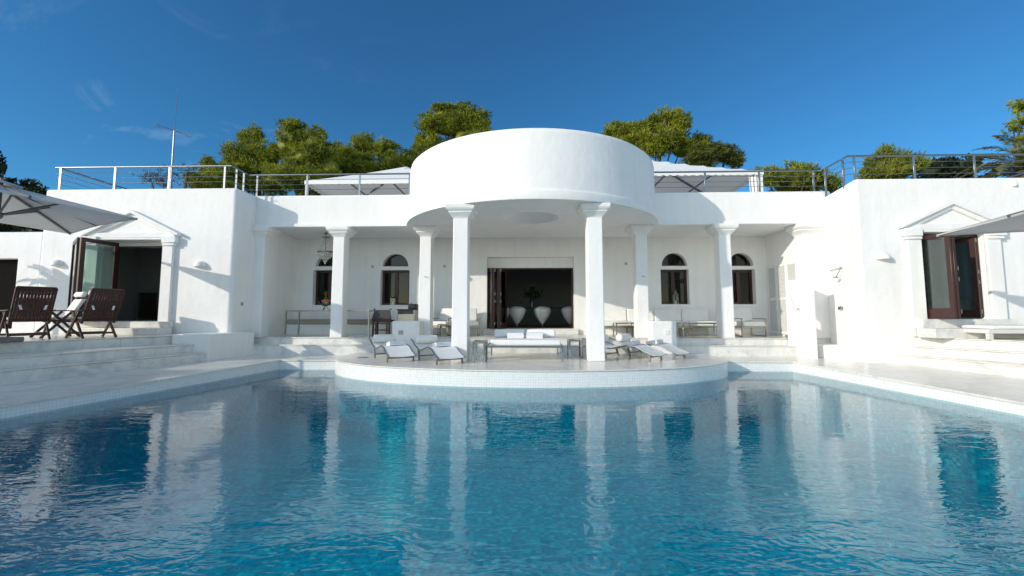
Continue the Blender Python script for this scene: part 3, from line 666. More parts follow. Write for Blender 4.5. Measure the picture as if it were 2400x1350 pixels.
# shower screen with arched peephole
sw = empty('shower_wall', (7.7, 12, Z_DECK)); tag(sw, 'thin white shower screen wall with a small arched opening', 'screen wall')
sx0, sy0 = PX(1899, 11.42), 11.42; sx1, sy1 = PX(1843, 12.37), 12.37; zt = EYE+.93
L_ = math.hypot(sx1-sx0, sy1-sy0)
hw = .095; hc = L_*.50; hz = EYE+.03
ah = [(hc-hw, hz-.20), (hc+hw, hz-.20)]+[(hc+hw*math.cos(math.pi*i/10), hz+hw*1.0*math.sin(math.pi*i/10)) for i in range(11)]
s_ = MB().shell([(0, Z_DECK-.1), (L_, Z_DECK-.1), (L_, zt-.04), (0, zt)], [ah], 0, .15, .15)
s_.add([(v[0], .15, v[1]) for v in [(0, Z_DECK-.1), (L_, Z_DECK-.1), (L_, zt-.04), (0, zt)]+ah], [tuple(t) for t in tessellate_polygon([[Vector((x, z, 0)) for x, z in [(0, Z_DECK-.1), (L_, Z_DECK-.1), (L_, zt-.04), (0, zt)]], [Vector((x, z, 0)) for x, z in ah]])])
ang = math.atan2(sy0-sy1, sx0-sx1)
mt = Matrix.Translation((sx1, sy1, 0)) @ Matrix.Rotation(ang, 4, 'Z')
s_.v = [tuple(mt @ Vector(v)) for v in s_.v]
s_.build('screen', 'stucco', sw, bevel=.02, seg=3).location = (-7.7, -12, -Z_DECK)
t_ = MB().prism([(7.86, 11.55), (8.4, 11.30), (8.58, 12.38), (7.7, 12.38)], Z_DECK-.1, EYE-.86); t_.build('shower_tray', 'stucco', sw, bevel=.02).location = (-7.7, -12, -Z_DECK)
# shower head and tap on the wing wall
sh = empty('shower', (8.3, 12.0, 2.6)); tag(sh, 'chrome shower arm and head above the screened shower', 'shower')
SW = lambda y: XR+(XRI-XR)*(y-Y_RW)/1.77
a = Vector((SW(12.1)-.01, 12.1, PY(1925, 634, 12.1).z)); b2 = Vector((a.x-.02+.05, 11.55, a.z+.03)); 
def rel(o, root): o.location = -Vector(root.location); return o
rel(MB().tube([a, a+Vector((-.06, -.03, 0)), a+Vector((-.07, -.12, .0)), Vector((SW(11.5)-.05, 11.45, a.z+.02)), Vector((SW(11.5)-.12, 11.55, a.z-.22))], .012).build('arm', 'chrome', sh), sh)
hd = Vector((SW(11.5)-.13, 11.56, a.z-.26))
rel(MB().lathe([(0, .05), (.03, .045), (.075, .01), (.075, 0), (0, 0)], hd, 16).build('shower_head', 'chrome', sh, smooth=True), sh)
tp = empty('shower_tap', (SW(11.6)-.02, 11.6, EYE+.1)); tag(tp, 'chrome shower mixer tap on the shaded wall behind the screen', 'tap')
rel(MB().tube([(SW(11.6), 11.6, EYE+.12), (SW(11.6)-.09, 11.6, EYE+.12)], .045, 12).build('body', 'chrome', tp, smooth=True), tp)
rel(MB().tube([(SW(11.6)-.08, 11.6, EYE+.12), (SW(11.6)-.11, 11.5, EYE+.17)], .012, 8).build('lever', 'chrome', tp, smooth=True), tp)
# ================================================================ railings
def railing(pts, zs, label, posts):
    e = empty('metal_railing', (pts[0][0], pts[0][1], 0)); tag(e, label, 'railing')
    P_ = [Vector((x, y, z)) for (x, y), z in zip(pts, zs)]
    h = MB(); zr = min(zs)
    h.tube(P_, .026, 10); rel(h.build('handrail', 'steel', e, smooth=True), e)
    for k in range(3):
        rel(MB().tube([p_-Vector((0, 0, .155*(k+1))) for p_ in P_], .007, 6).build('cable', 'steel', e), e)
    def zr_at(x, y):
        best = None
        for (a, za), (b, z2) in zip(zip(pts, zs), list(zip(pts, zs))[1:]):
            d = Vector((b[0]-a[0], b[1]-a[1])); t = max(0, min(1, Vector((x-a[0], y-a[1])).dot(d)/d.length_squared)); q = (Vector(a)+d*t-Vector((x, y))).length
            if best is None or q < best[0]: best = (q, za+(z2-za)*t)
        return best[1]
    for (x, y, zb) in posts:
        rel(MB().box(x-.028, x+.028, y-.012, y+.012, zb, zr_at(x, y)-.01).build('post', 'steel', e, bevel=.003, seg=1), e)
yl = Y_LW+.22; yc = Y_F+.18; yr = Y_RW+.22
ZRL = PY(340, 391, yl).z; ZRC = PY(760, 409, yc).z; ZRD = PY(1720, 402, yc).z; ZRR = PY(2200, 364, yr).z
A_ = (PX(132, yl, 391), yl); B_ = (PX(543.5, yl, 391), yl); C_ = (PX(584, yc, 410), yc); D_ = (PX(985, yc, 407), yc)
pst = [(PX(p_, yl, 410), yl, Z_WL-.05) for p_ in (142, 270, 397, 527)]
for t in (.28, .70): pst.append((min(XL-.07, B_[0]+(C_[0]-B_[0])*t), B_[1]+(C_[1]-B_[1])*t, Z_WL-.06))
pst += [(PX(p_, yc, 430), yc, Z_ROOF-.05) for p_ in (603, 720, 843, 960)]
railing([A_, B_, C_, D_], [ZRL, ZRL, ZRC, ZRC], 'steel cable railing along the left wing and left half of the roof', pst)
x_ = PX(142, yl, 410)
railing([(x_, yl+.03), (x_-.02, 15.9)], [ZRL-.03, ZRL-.03], 'steel cable railing running back along the far left roof side', [(x_-.01, 13.7, Z_WL-.3), (x_-.02, 15.8, Z_WL-.3)])
E0 = (PX(1515, yc, 402), yc); E1 = (PX(1924, yc, 400), yc); E2 = (PX(1986, yr, 368), yr); E3 = (14.2, yr)
pst = [(PX(p_, yc, 430), yc, Z_ROOF-.05) for p_ in (1527, 1653, 1780, 1907)]
for t in (.16, .84): pst.append((E1[0]+(E2[0]-E1[0])*t, E1[1]+(E2[1]-E1[1])*t, Z_WING-.1))
pst += [(PX(p_, yr, 390), yr, Z_WING-.05) for p_ in (2003, 2142, 2284)]+[(14.1, yr, Z_WING-.05)]
railing([E0, E1, E2, E3], [ZRD, ZRD, ZRR, ZRR], 'steel cable railing along the right wing and right half of the roof', pst)
x_ = 14.15; railing([(x_, yr+.03), (x_, 15.8)], [ZRR-.02, ZRR-.02], 'steel cable railing running back along the far right roof side', [(x_, 13.2, Z_WING-.3), (x_, 15.7, Z_WING-.3)])
# ================================================================ roof pavilions
def pavilion(cx, cy, hx, hy, ze, za, label, curtain):
    e = empty('roof_pavilion', (cx, cy, Z_ROOF-.4)); tag(e, label, 'pavilion', 'white pavilions on the roof terrace')
    c = MB(); n = 12
    def top(u, v):
        s_ = max(abs(u), abs(v)); return (cx+u*hx, cy+v*hy, ze+(za-ze)*(1-s_) - .05*math.sin(math.pi*(1-s_)))
    vs = [top(-1+2*i/n, -1+2*j/n) for j in range(n+1) for i in range(n+1)]
    c.add(vs, [(j*(n+1)+i, j*(n+1)+i+1, (j+1)*(n+1)+i+1, (j+1)*(n+1)+i) for j in range(n) for i in range(n)])
    rel(c.build('canopy', 'pavcanvas', e, fixn=False), e)
    v = MB(); cor = [(-1,-1), (1,-1), (1,1), (-1,1)]
    for q in range(4):
        a, b_ = cor[q], cor[(q+1) % 4]; N = 80
        vv = []
        for i in range(N+1):
            t = i/N; x = cx+(a[0]+(b_[0]-a[0])*t)*hx; y = cy+(a[1]+(b_[1]-a[1])*t)*hy
            L2 = 2*(hx if q % 2 == 0 else hy); sc = abs(math.sin(math.pi*t*L2/.30))
            vv += [(x, y, ze+.01), (x, y, ze-.14-.05*sc)]
        v.add(vv, [(2*i, 2*i+1, 2*i+3, 2*i+2) for i in range(N)])
    rel(v.build('valance', 'pavcanvas', e, fixn=False), e)
    for sx in (-1, 1):
        for sy in (-1, 1):
            rel(MB().box(cx+sx*(hx-.08)-.05, cx+sx*(hx-.08)+.05, cy+sy*(hy-.08)-.05, cy+sy*(hy-.08)+.05, Z_ROOF-.4, ze).build('post', 'white', e), e)
            rel(MB().bar((cx+sx*(hx-.08), cy+sy*(hy-.08), ze-.05), (cx, cy, za-.15), .06).build('rafter', 'greymetal', e), e)
    for sx in (-1, 0, 1):
        rel(MB().bar((cx+sx*hx*.5, cy-hy+.05, ze-.06), (cx+sx*hx*.5, cy+hy-.05, ze-.06), .05).build('crossbar', 'greymetal', e), e)
    if curtain:
        k = MB(); N = 30; x0 = cx+curtain*(hx-.05); vv = []
        for i in range(N+1):
            t = i/N; vv += [(x0-curtain*.52*t, cy-hy+.1+.05*math.sin(t*24), ze-.05), (x0-curtain*.40*t-.02, cy-hy+.1+.06*math.sin(t*24+1), Z_ROOF-.38)]
        k.add(vv, [(2*i, 2*i+1, 2*i+3, 2*i+2) for i in range(N)]); rel(k.build('curtain', 'pavcanvas', e, fixn=False, smooth=True), e)
ZEL = PY(850, 432, 17.6).z+.18; ZER = PY(1650, 411, 17.0).z+.18
a = PY(714, 413, 17.6); lx = a.x
pavilion(lx+3.75, 17.6+2.2, 3.75, 2.2, ZEL, ZEL+1.35, 'white peaked pavilion on the roof left of the drum', 0)
b_ = PY(1790, 405, 17.0)
pavilion(b_.x-3.8, 17.0+2.2, 3.8, 2.2, ZER, ZER+1.30, 'white peaked pavilion with a tied curtain right of the drum', 1)
# ---- antenna, roof lights
an = empty('antenna', (PX(400, 12.6, 440), 12.6, Z_WL-.3)); tag(an, 'thin roof antenna mast with crossed rods above the left wing', 'antenna')
ax_ = an.location.x; zt1 = PY(402, 306, 12.6).z; zt2 = PY(407, 195, 12.6).z
rel(MB().tube([(ax_, 12.6, Z_WL-.3), (ax_, 12.6, zt1)], .027, 10, .02).build('mast', 'steel', an, smooth=True), an)
rel(MB().tube([(ax_, 12.6, zt1), (ax_+.03, 12.6, zt2)], .009, 6, .004).build('whip', 'greymetal', an), an)
rel(MB().tube([(ax_-.56, 12.5, zt1+.10), (ax_, 12.6, zt1), (ax_+.56, 12.7, zt1-.12)], .007, 6).build('rod', 'greymetal', an), an)
rel(MB().tube([(ax_-.16, 12.1, zt1-.02), (ax_, 12.6, zt1), (ax_+.16, 13.1, zt1-.02)], .007, 6).build('rod', 'greymetal', an), an)
x0, x1 = PX(318, 12.9, 436), PX(372, 12.9, 436)
thing(MB().add([(x0, 12.6, Z_WL-.2), (x1, 12.6, Z_WL-.2), (x1, 13.6, Z_WL-.2), (x0, 13.6, Z_WL-.2), (x1-.28, 12.95, Z_WL+.33), (x1-.12, 12.95, Z_WL+.33), (x1-.12, 13.3, Z_WL+.33), (x1-.28, 13.3, Z_WL+.33)], [(0,1,5,4),(1,2,6,5),(2,3,7,6),(3,0,4,7),(4,5,6,7)]), 'roof_hatch', 'stucco', 'small sloped plaster roof hatch behind the left railing', 'roof hatch', bevel=.02)
dm = PY(2032, 416, 12.4)
thing(MB().lathe([(.95, 0), (.9, .18), (.7, .36), (.4, .50), (0, .55)], (dm.x, 12.4, Z_WING-.18), 32), 'roof_dome', 'stucco', 'low plaster dome on the right wing roof behind the railing', 'dome', smooth=True)
# ---- wall lamps
def walllamp(pxc, py, Y, label, w=.34):
    c = PY(pxc, py, Y-.001); m = MB(); n = 20; vs = []
    prof = [(w/2, 0), (w/2, .03), (w*.46, .07), (w*.34, .12), (w*.15, .155), (0, .165)]
    e = empty('wall_lamp', c); tag(e, label, 'wall lamp', 'half dome plaster wall lamps')
    MB().lathe(prof+[], (0, 0, 0), n, math.pi, 2*math.pi).build('shade', 'white', e, smooth=True, fixn=False)
    MB().lathe([(w/2-.008, .004), (w/2-.008, -.01), (0, -.012)], (0, 0, 0), n, math.pi, 2*math.pi).build('diffuser', 'stucco', e, fixn=False)
walllamp(470, 625, Y_LW, 'half dome wall lamp right of the left doorway')
walllamp(136, 622, Y_LW, 'half dome wall lamp left of the open left doors')
walllamp(2068, 607, Y_RW, 'half dome wall lamp left of the right doorway')
walllamp(2376, 436, Y_RW, 'small wall spot high on the right wing above the parasol', .13)
# small switch plates
for (px, py, Y, lab) in ((873, 625, Y_B, 'small square switch plate between the two left arched windows'), (1042, 624, Y_B, 'small switch plate left of the middle doorway'), (1467, 618, Y_B, 'pale switch plate right of the middle doorway')):
    c = PY(px, py, Y); s_ = .045
    thing(MB().box(c.x-s_, c.x+s_, Y-.014, Y-.001, c.z-s_, c.z+s_).box(c.x-s_*.5, c.x+s_*.5, Y-.018, Y-.0141, c.z-s_*.6, c.z+s_*.6), 'switch_plate', 'grille', lab, 'switch', bevel=.003, seg=1)
# hatches on the wing side wall
thing(MB().box(XL-.001, XL+.012, 11.93, 12.02, EYE+.20, EYE+.30).box(XL+.012, XL+.018, 11.95, 12.0, EYE+.22, EYE+.28), 'wall_socket', 'beige', 'little beige socket on the shaded side wall of the left wing', 'socket')
# hooks on columns
for (pc, lab) in ((cols[1], 'small wire hook on the column left of the drum front'), (cols[2], 'small wire hook on the column right of the drum front')):
    thing(MB().tube([(pc[0]-.03, Y_F-.02, EYE+1.05), (pc[0]+.03, Y_F-.06, EYE+1.06), (pc[0]+.07, Y_F-.05, EYE+1.04), (pc[0]+.05, Y_F-.02, EYE+1.02)], .006, 6), 'wall_hook', 'steel', lab, 'hook')
# floor drains
dr = PZ(851, 838, Z_PLAT)
thing(MB().box(dr.x-.12, dr.x+.12, dr.y-.08, dr.y+.08, Z_PLAT-.01, Z_PLAT+.006), 'floor_drain', 'greymetal', 'grey metal floor hatch beside the leftmost lounger', 'drain')
# ================================================================ furniture
def lounger():
    e = empty('sun_lounger'); Wd = .62; N = 40
    def h(t):     # t 0 foot .. 1 head
        pts = [(0, .13), (.10, .19), (.26, .315), (.36, .335), (.50, .28), (.60, .235), (.68, .235), (.80, .30), (1, .455)]
        for (a, x), (b, y) in zip(pts, pts[1:]):
            if t <= b:
                u = (t-a)/(b-a); u = u*u*(3-2*u)*.5+u*.5; return x+(y-x)*u
        return .455
    Ln = 1.88
    s = MB(); vs = []
    for i in range(N+1):
        t = i/N; z = h(t); y = t*Ln
        vs += [(-Wd/2+.02, y, z+.004), (0, y, z-.012), (Wd/2-.02, y, z+.004)]
    fs = [(3*i+j, 3*i+j+1, 3*i+j+4, 3*i+j+3) for i in range(N) for j in range(2)]
    s.add(vs, fs); s.add([(x, y, z-.012) for x, y, z in vs], fs); s.build('sling', 'sling', e, fixn=False, smooth=True)
    for sx in (-1, 1):
        MB().tube([(sx*Wd/2, i/N*Ln, h(i/N)) for i in range(N+1)], .016, 8).build('side_rail', 'steel', e, smooth=True)
    for (y, t) in ((.14, .075), (1.28, .68)):
        for sx in (-1, 1):
            MB().bar((sx*(Wd/2-.01), y, 0), (sx*(Wd/2-.01), y+(.06 if y > 1 else 0), h(t)-.01), .028, .05, up=(0,1,0)).build('leg', 'greymetal', e, bevel=.004, seg=1)
        MB().bar((-(Wd/2-.03), y+.01, .09), ((Wd/2-.03), y+.01, .09), .025, .03).build('crossbar', 'greymetal', e)
    # bolster
    r = .10; y0, z0 = 1.62, h(.86)+.115
    MB().lathe([(0, -.27), (r*.7, -.268), (r*.95, -.25), (r, -.22), (r, .22), (r*.95, .25), (r*.7, .268), (0, .27)], (0, y0, z0), 20, m=Matrix.Rotation(R(90), 3, 'Y').to_4x4()).build('bolster', 'fabric', e, smooth=True)
    return e
def towel(w, l, h, name='folded_towel'):
    """a folded towel: soft stacked layers with a rounded fold"""
    e = empty(name)
    for k in range(3):
        m = MB(); N = 14; t = h/3; vs = []; j = random.uniform(-.006, .006)
        prof = []
        for i in range(N+1):
            a = -math.pi/2+math.pi*i/N; prof.append((l/2-t*.5+math.cos(a)*t*.5+j, k*t+t*.5+math.sin(a)*t*.5))
        prof += [(-l/2+j, k*t+t*.96), (-l/2+j, k*t+.002)]
        n = len(prof)
        for x in (-w/2, -w/4, 0, w/4, w/2): vs += [(x, p_[0], p_[1]+.004*math.sin(x*19+k)) for p_ in prof]
        m.add(vs, [(r_*n+i, r_*n+(i+1) % n, (r_+1)*n+(i+1) % n, (r_+1)*n+i) for r_ in range(4) for i in range(n)]+[tuple(range(n)), tuple(4*n+i for i in range(n))])
        m.build('towel_fold', 'towel', e, smooth=True)
    return e
LG = empty; lg0 = lounger(); tw0 = towel(.36, .30, .10)
def place_lounger(foot, ang, lab, labt, first, yt=.78, zt=.315, pitch=-.17):
    o = lg0 if first else copy_tree(lg0); tag(o, lab, 'sun lounger', 'white sling sun loungers on the platform')
    o.location = (foot[0], foot[1], Z_PLAT); o.rotation_euler.z = ang
    t = tw0 if first else copy_tree(tw0); tag(t, labt, 'towel', 'white folded towels')
    off = Matrix.Rotation(ang, 3, 'Z') @ Vector((.06, yt, 0))
    t.location = (foot[0]+off.x, foot[1]+off.y, Z_PLAT+zt); t.rotation_euler = (pitch, 0, ang)
def footpos(pa, pb):
    a = PZ(*pa, Z_PLAT); b_ = PZ(*pb, Z_PLAT); return ((a.x+b_.x)/2, (a.y+b_.y)/2)
f1 = footpos((906, 846), (966, 848)); f2 = footpos((1016, 852), (1075, 852))
place_lounger((f1[0]+.12, f1[1]-.16), R(33), 'white wavy sun lounger farthest left on the platform', 'folded white towel on the farthest left lounger', True)
place_lounger((f2[0]+.16, f2[1]-.14), R(33), 'white wavy sun lounger beside the left front column', 'folded white towel on the lounger beside the left column', False)
f3 = PZ(1534, 846, Z_PLAT); f4 = PZ(1590, 843, Z_PLAT)
place_lounger((f3.x+.16, f3.y+.02), R(48), 'white wavy sun lounger next to the right front column', 'folded white towel on the lounger next to the right column', False)
place_lounger((f4.x+.20, f4.y+.12), R(48), 'white wavy sun lounger farthest right on the platform', 'folded white towel on the farthest right lounger', False)
# double daybed
a = PZ(1137, 849, Z_PLAT); b_ = PZ(1320, 847, Z_PLAT); cbk = PZ(1160, 832.5, Z_PLAT)
x0, x1, y0 = a.x, b_.x, (a.y+b_.y)/2; y1 = min(11.85, cbk.y)
db = empty('daybed', ((x0+x1)/2, y0, Z_PLAT)); tag(db, 'double white daybed on a chrome frame between the front columns', 'daybed')
hb = .36
def dbp(mb, n_, mat, **k): return rel(mb.build(n_, mat, db, **k), db)
dbp(MB().box(x0, x1, y0, y0+.045, Z_PLAT+hb-.045, Z_PLAT+hb).box(x0, x1, y1-.045, y1, Z_PLAT+hb-.045, Z_PLAT+hb).box(x0, x0+.045, y0+.046, y1-.046, Z_PLAT+hb-.045, Z_PLAT+hb).box(x1-.045, x1, y0+.046, y1-.046, Z_PLAT+hb-.045, Z_PLAT+hb), 'frame', 'chrome', bevel=.004, seg=1)
for x in (x0+.002, x1-.042):
    for y in (y0+.002, y1-.042): dbp(MB().box(x, x+.04, y, y+.04, Z_PLAT, Z_PLAT+hb-.046), 'leg', 'chrome', bevel=.004, seg=1)
dbp(MB().box(x0+.10, x1-.06, y0+.03, y1-.05, Z_PLAT+hb+.002, Z_PLAT+hb+.13), 'mattress', 'fabric', bevel=.03, seg=4)
cx_ = (x0+x1)/2+.02
for sx in (-1, 1):
    xa, xb = (cx_-.78, cx_-.03) if sx < 0 else (cx_+.03, cx_+.76)
    m = MB().box(xa, xb, -.09, .09, -.10, .10, Matrix.Translation((0, y1-.40, Z_PLAT+hb+.225)) @ Matrix.Rotation(R(-14), 4, 'X'))
    dbp(m, 'back_cushion', 'fabric', bevel=.05, seg=5)
for (px, lab) in ((1208, 'thick folded towel on the left half of the daybed'), (1253, 'thick folded towel on the right half of the daybed')):
    t = copy_tree(tw0); tag(t, lab, 'towel', 'white folded towels'); yy = y0+.85
    t.location = (PX(px, yy, 795), yy, Z_PLAT+hb+.131); t.rotation_euler = (0, 0, R(90) if px < 1230 else R(-90)); t.scale = (1.1, 1.35, 1.3)
# chrome side tables
def sidetable(xa, xb, ya, yb, h_, z, lab, th=.055, name='side_table'):
    e = empty(name, ((xa+xb)/2, (ya+yb)/2, z)); tag(e, lab, 'side table', 'chrome side tables'); w2, d2 = (xb-xa)/2, (yb-ya)/2
    MB().box(-w2, w2, -d2, -d2+th, h_-th, h_).box(-w2, w2, d2-th, d2, h_-th, h_).box(-w2, -w2+th, -d2+th, d2-th, h_-th, h_).box(w2-th, w2, -d2+th, d2-th, h_-th, h_).build('frame', 'chrome', e, bevel=.003, seg=1)
    MB().box(-w2+th, w2-th, -d2+th, d2-th, h_-.02, h_-.008).build('table_top', 'glass', e)
    for sx in (-1, 1):
        for sy in (-1, 1):
            xx = sx*(w2-th/2); yy = sy*(d2-th/2); MB().box(xx-th/2, xx+th/2, yy-th/2, yy+th/2, 0, h_-th-.001).build('leg', 'chrome', e, bevel=.003, seg=1)
    return e
ya = PZ(1135, 850, Z_PLAT).y
sidetable(PX(1107, ya, 800), PX(1138, ya, 800), ya, ya+.62, .47, Z_PLAT, 'chrome side table between left column and daybed', .05)
ya = PZ(1350, 839, Z_PLAT).y
sidetable(PX(1333, ya, 800), PX(1366, ya, 800), ya, ya+.42, .45, Z_PLAT, 'chrome side table between daybed and right column', .05)
# long console table with fruit bowl in the left of the porch
ct = empty('console_table', (0, 0, 0)); 
ya, yb = 12.75, 13.55; xa, xb = PX(668, ya, 735), PX(866, ya, 735); zt = Z_PORCH+.80
ct.location = ((xa+xb)/2, (ya+yb)/2, Z_PORCH); tag(ct, 'long narrow steel framed glass table on the left of the porch', 'table')
th = .04
rel(MB().box(xa, xb, ya, ya+th, zt-th, zt).box(xa, xb, yb-th, yb, zt-th, zt).box(xa, xa+th, ya+th, yb-th, zt-th, zt).box(xb-th, xb, ya+th, yb-th, zt-th, zt).build('frame', 'steelpanel', ct, bevel=.003, seg=1), ct)
rel(MB().box(xa+th, xb-th, ya+th, yb-th, zt-.015, zt-.003).build('table_top', 'glass', ct), ct)
for x in (xa, xb-th):
    for y in (ya, yb-th): rel(MB().box(x, x+th, y, y+th, Z_PORCH, zt-th-.001).build('leg', 'steelpanel', ct), ct)
c = Vector((PX(763, 13.15, 715), 13.15, zt))
fb = empty('fruit_bowl', c); tag(fb, 'silver footed bowl heaped with oranges on the console table', 'fruit bowl')
MB().lathe([(.0, .125), (.05, .125), (.12, .155), (.185, .215), (.21, .27), (.20, .27), (.17, .215), (.10, .165), (0, .15)], n=24).build('bowl', 'chrome', fb, smooth=True)
f = MB()
for k in range(3):
    a_ = k*2.1+.3; f.tube([(.02*math.cos(a_), .02*math.sin(a_), .13), (.05*math.cos(a_), .05*math.sin(a_), .08), (.14*math.cos(a_), .14*math.sin(a_), 0)], .012, 8)
f.build('foot', 'chrome', fb, smooth=True)
for k in range(11):
    a_ = k*2.4; rr = .13*math.sqrt((k+.5)/11); 
    thing(MB().sphere((0, 0, 0), .042, 12), 'orange', 'orange' if k % 3 else 'pear', 'orange or red fruit heaped in the footed bowl', 'fruit', 'fruit in the footed bowl', smooth=True).location = (c.x+rr*math.cos(a_), c.y+rr*math.sin(a_), c.z+.265+.03*(1-k/11))
pa = empty('pineapple_plant', c+Vector((0, 0, .31))); tag(pa, 'spiky pineapple top standing in the fruit bowl', 'pineapple')
MB().sphere((0, 0, .04), .05, 12, (1, 1, 1.3)).build('fruit', 'bark', pa, smooth=True)
f = MB()
for k in range(34):
    a_ = random.uniform(0, 6.28); sp_ = random.uniform(.02, .14); hh_ = random.uniform(.12, .24); d = Vector((math.cos(a_), math.sin(a_), 0)); s_ = Vector((-math.sin(a_), math.cos(a_), 0))*.012
    p0 = Vector((0, 0, .08)); p1 = p0+d*sp_*.5+Vector((0, 0, hh_*.7)); p2 = p0+d*sp_+Vector((0, 0, hh_))
    f.add([p0-s_, p0+s_, p1+s_*.8, p1-s_*.8, p2], [(0,1,2,3), (3,2,4)])
f.build('leaves', 'brightgreen', pa, fixn=False)
# chandelier
c = PY(764, 555, 13.3); c.z = Z_CEIL
ch = empty('chandelier', (c.x, 13.3, Z_CEIL-.004)); tag(ch, 'crystal basket chandelier hanging from the porch ceiling', 'chandelier')
MB().lathe([(0, 0), (.05, 0), (.045, -.03), (.01, -.045), (.01, -.12), (.03, -.13), (.075, -.15), (.08, -.165), (.03, -.17), (.012, -.18), (.012, -.55), (0, -.55)], n=16).build('stem', 'bronze', ch, smooth=True)
f = MB()
for k in range(8):
    a_ = k*math.pi/4; f.tube([(.03*math.cos(a_), .03*math.sin(a_), -.16), (.11*math.cos(a_), .11*math.sin(a_), -.13), (.13*math.cos(a_), .13*math.sin(a_), -.165)], .008, 5)
f.build('crown', 'bronze', ch)
MB().lathe([(.225, -.60), (.235, -.60), (.235, -.645), (.225, -.645), (.225, -.60)], n=28).build('ring', 'bronze', ch)
f = MB()
for k in range(26):
    a_ = k*2*math.pi/26
    for i in range(9):
        t = i/8; rr = .07+(.228-.07)*(t**1.7); f.sphere((rr*math.cos(a_), rr*math.sin(a_), -.17-.43*t), .011, 6)
f.build('bead_strings', 'crystal', ch, smooth=True, fixn=False)
f = MB()
for j, (rr, z, nn, r_) in enumerate([(.225, -.68, 22, .022), (.19, -.74, 18, .022), (.145, -.79, 14, .02), (.09, -.83, 10, .022), (.05, -.90, 6, .02), (0, -.96, 1, .034)]):
    for k in range(nn):
        a_ = k*2*math.pi/nn; f.sphere((rr*math.cos(a_), rr*math.sin(a_), z), r_, 7, (1, 1, 1.6))
f.build('crystals', 'crystal', ch, smooth=True, fixn=False)
# lanterns on the window sills
def lantern(px, pyb, lab, h_=.36, w_=.15):
    c = PY(px, pyb, Y_B+.06); zb = [w_c for w_c in WIN][0][0][0][1]
    e = empty('lantern', (c.x, Y_B+.09, (WIN[1][0][0][1] if px < 1200 else WIN[2][0][0][1]))); tag(e, lab, 'lantern', 'candle lanterns on the window sills')
    q = w_/2
    MB().box(-q, q, -q*.9, q*.9, 0, .02).build('base', 'steel', e)
    f = MB()
    for sx in (-1, 1):
        for sy in (-1, 1): f.box(sx*q*.85-.007, sx*q*.85+.007, sy*q*.75-.007, sy*q*.75+.007, .02, h_*.66)
    f.build('frame', 'steel', e)
    MB().box(-q*.8, q*.8, -q*.7, q*.7, .02, h_*.65).build('glazing', 'glass', e)
    MB().lathe([(.035, .02), (.035, .12), (0, .12)], n=12).build('candle', 'white', e)
    MB().lathe([(q*1.25, h_*.66), (q*.7, h_*.76), (q*.5, h_*.78), (q*.5, h_*.84), (.01, h_*.9), (0, h_*.9)], n=12).build('roof', 'steel', e, smooth=True)
    f = MB(); f.tube([(.035*math.cos(2*math.pi*k/12), 0, h_*.93+.035*math.sin(2*math.pi*k/12)) for k in range(13)], .005, 6); f.build('ring', 'steel', e)
lantern(920, 714, 'silver lantern on the sill of the second arched window'); lantern(1584.5, 713, 'silver lantern on the sill of the third arched window', .50, .15)
# high director's chair and barbecue cart on the left of the porch
xc = PX(899, 13.1, 750); e = empty('bar_chair', (xc, 13.1, Z_PORCH)); tag(e, 'tall dark wooden bar chair with brown leather back', 'bar chair')
w_ = .25
for sx in (-1, 1):
    for y in (-.20, .20): MB().box(sx*w_-.025, sx*w_+.025, y-.025, y+.025, 0, .44).build('leg', 'darkwood', e, bevel=.004, seg=1)
    MB().box(sx*(w_-.08)-.016, sx*(w_-.08)+.016, -.21, -.17, 0, .42).build('strut', 'darkwood', e)
MB().box(-w_+.026, w_-.026, -.215, -.185, .18, .215).build('footrest', 'darkwood', e)
MB().box(-w_-.04, w_+.04, -.24, .24, .442, .50).build('seat', 'darkwood', e, bevel=.01)
MB().add([(-w_-.06, -.22, .50), (w_+.06, -.22, .50), (w_-.01, -.14, .80), (-w_+.01, -.14, .80), (-w_-.06, -.17, .50), (w_+.06, -.17, .50), (w_-.01, -.10, .80), (-w_+.01, -.10, .80)], [(0,1,2,3), (7,6,5,4), (0,4,5,1), (1,5,6,2), (2,6,7,3), (3,7,4,0)]).build('backrest', 'leather', e, bevel=.02)
for sx in (-1, 1): MB().sphere((sx*(w_+.0), -.12, .825), .028, 8).build('finial', 'darkwood', e, smooth=True)
xa, xb = PX(936, 13.4, 740), PX(975, 13.4, 740); e = empty('barbecue_cart', ((xa+xb)/2, 13.4, Z_PORCH)); tag(e, 'black barbecue on a steel framed cart behind the low block', 'barbecue'); w_ = (xb-xa)/2
MB().box(-w_-.02, w_+.03, -.26, .26, .80, .835).build('worktop', 'black', e, bevel=.005)
MB().box(-w_+.03, w_-.03, -.23, .23, .68, .798).build('drawer', 'black', e)
for sx in (-1, 1): MB().box(sx*w_-.02, sx*w_+.02, -.25, .25, .02, .798).build('side_frame', 'steel', e)
MB().box(-w_+.022, w_-.022, -.225, .225, .06, .675).build('cabinet', 'steelpanel', e)
MB().box(w_-.22, w_+.03, -.18, .18, .836, 1.0).build('hood', 'black', e, bevel=.03, seg=3)
MB().tube([(w_-.15, 0, 1.0), (w_-.15, 0, 1.04)], .012).build('knob', 'black', e)
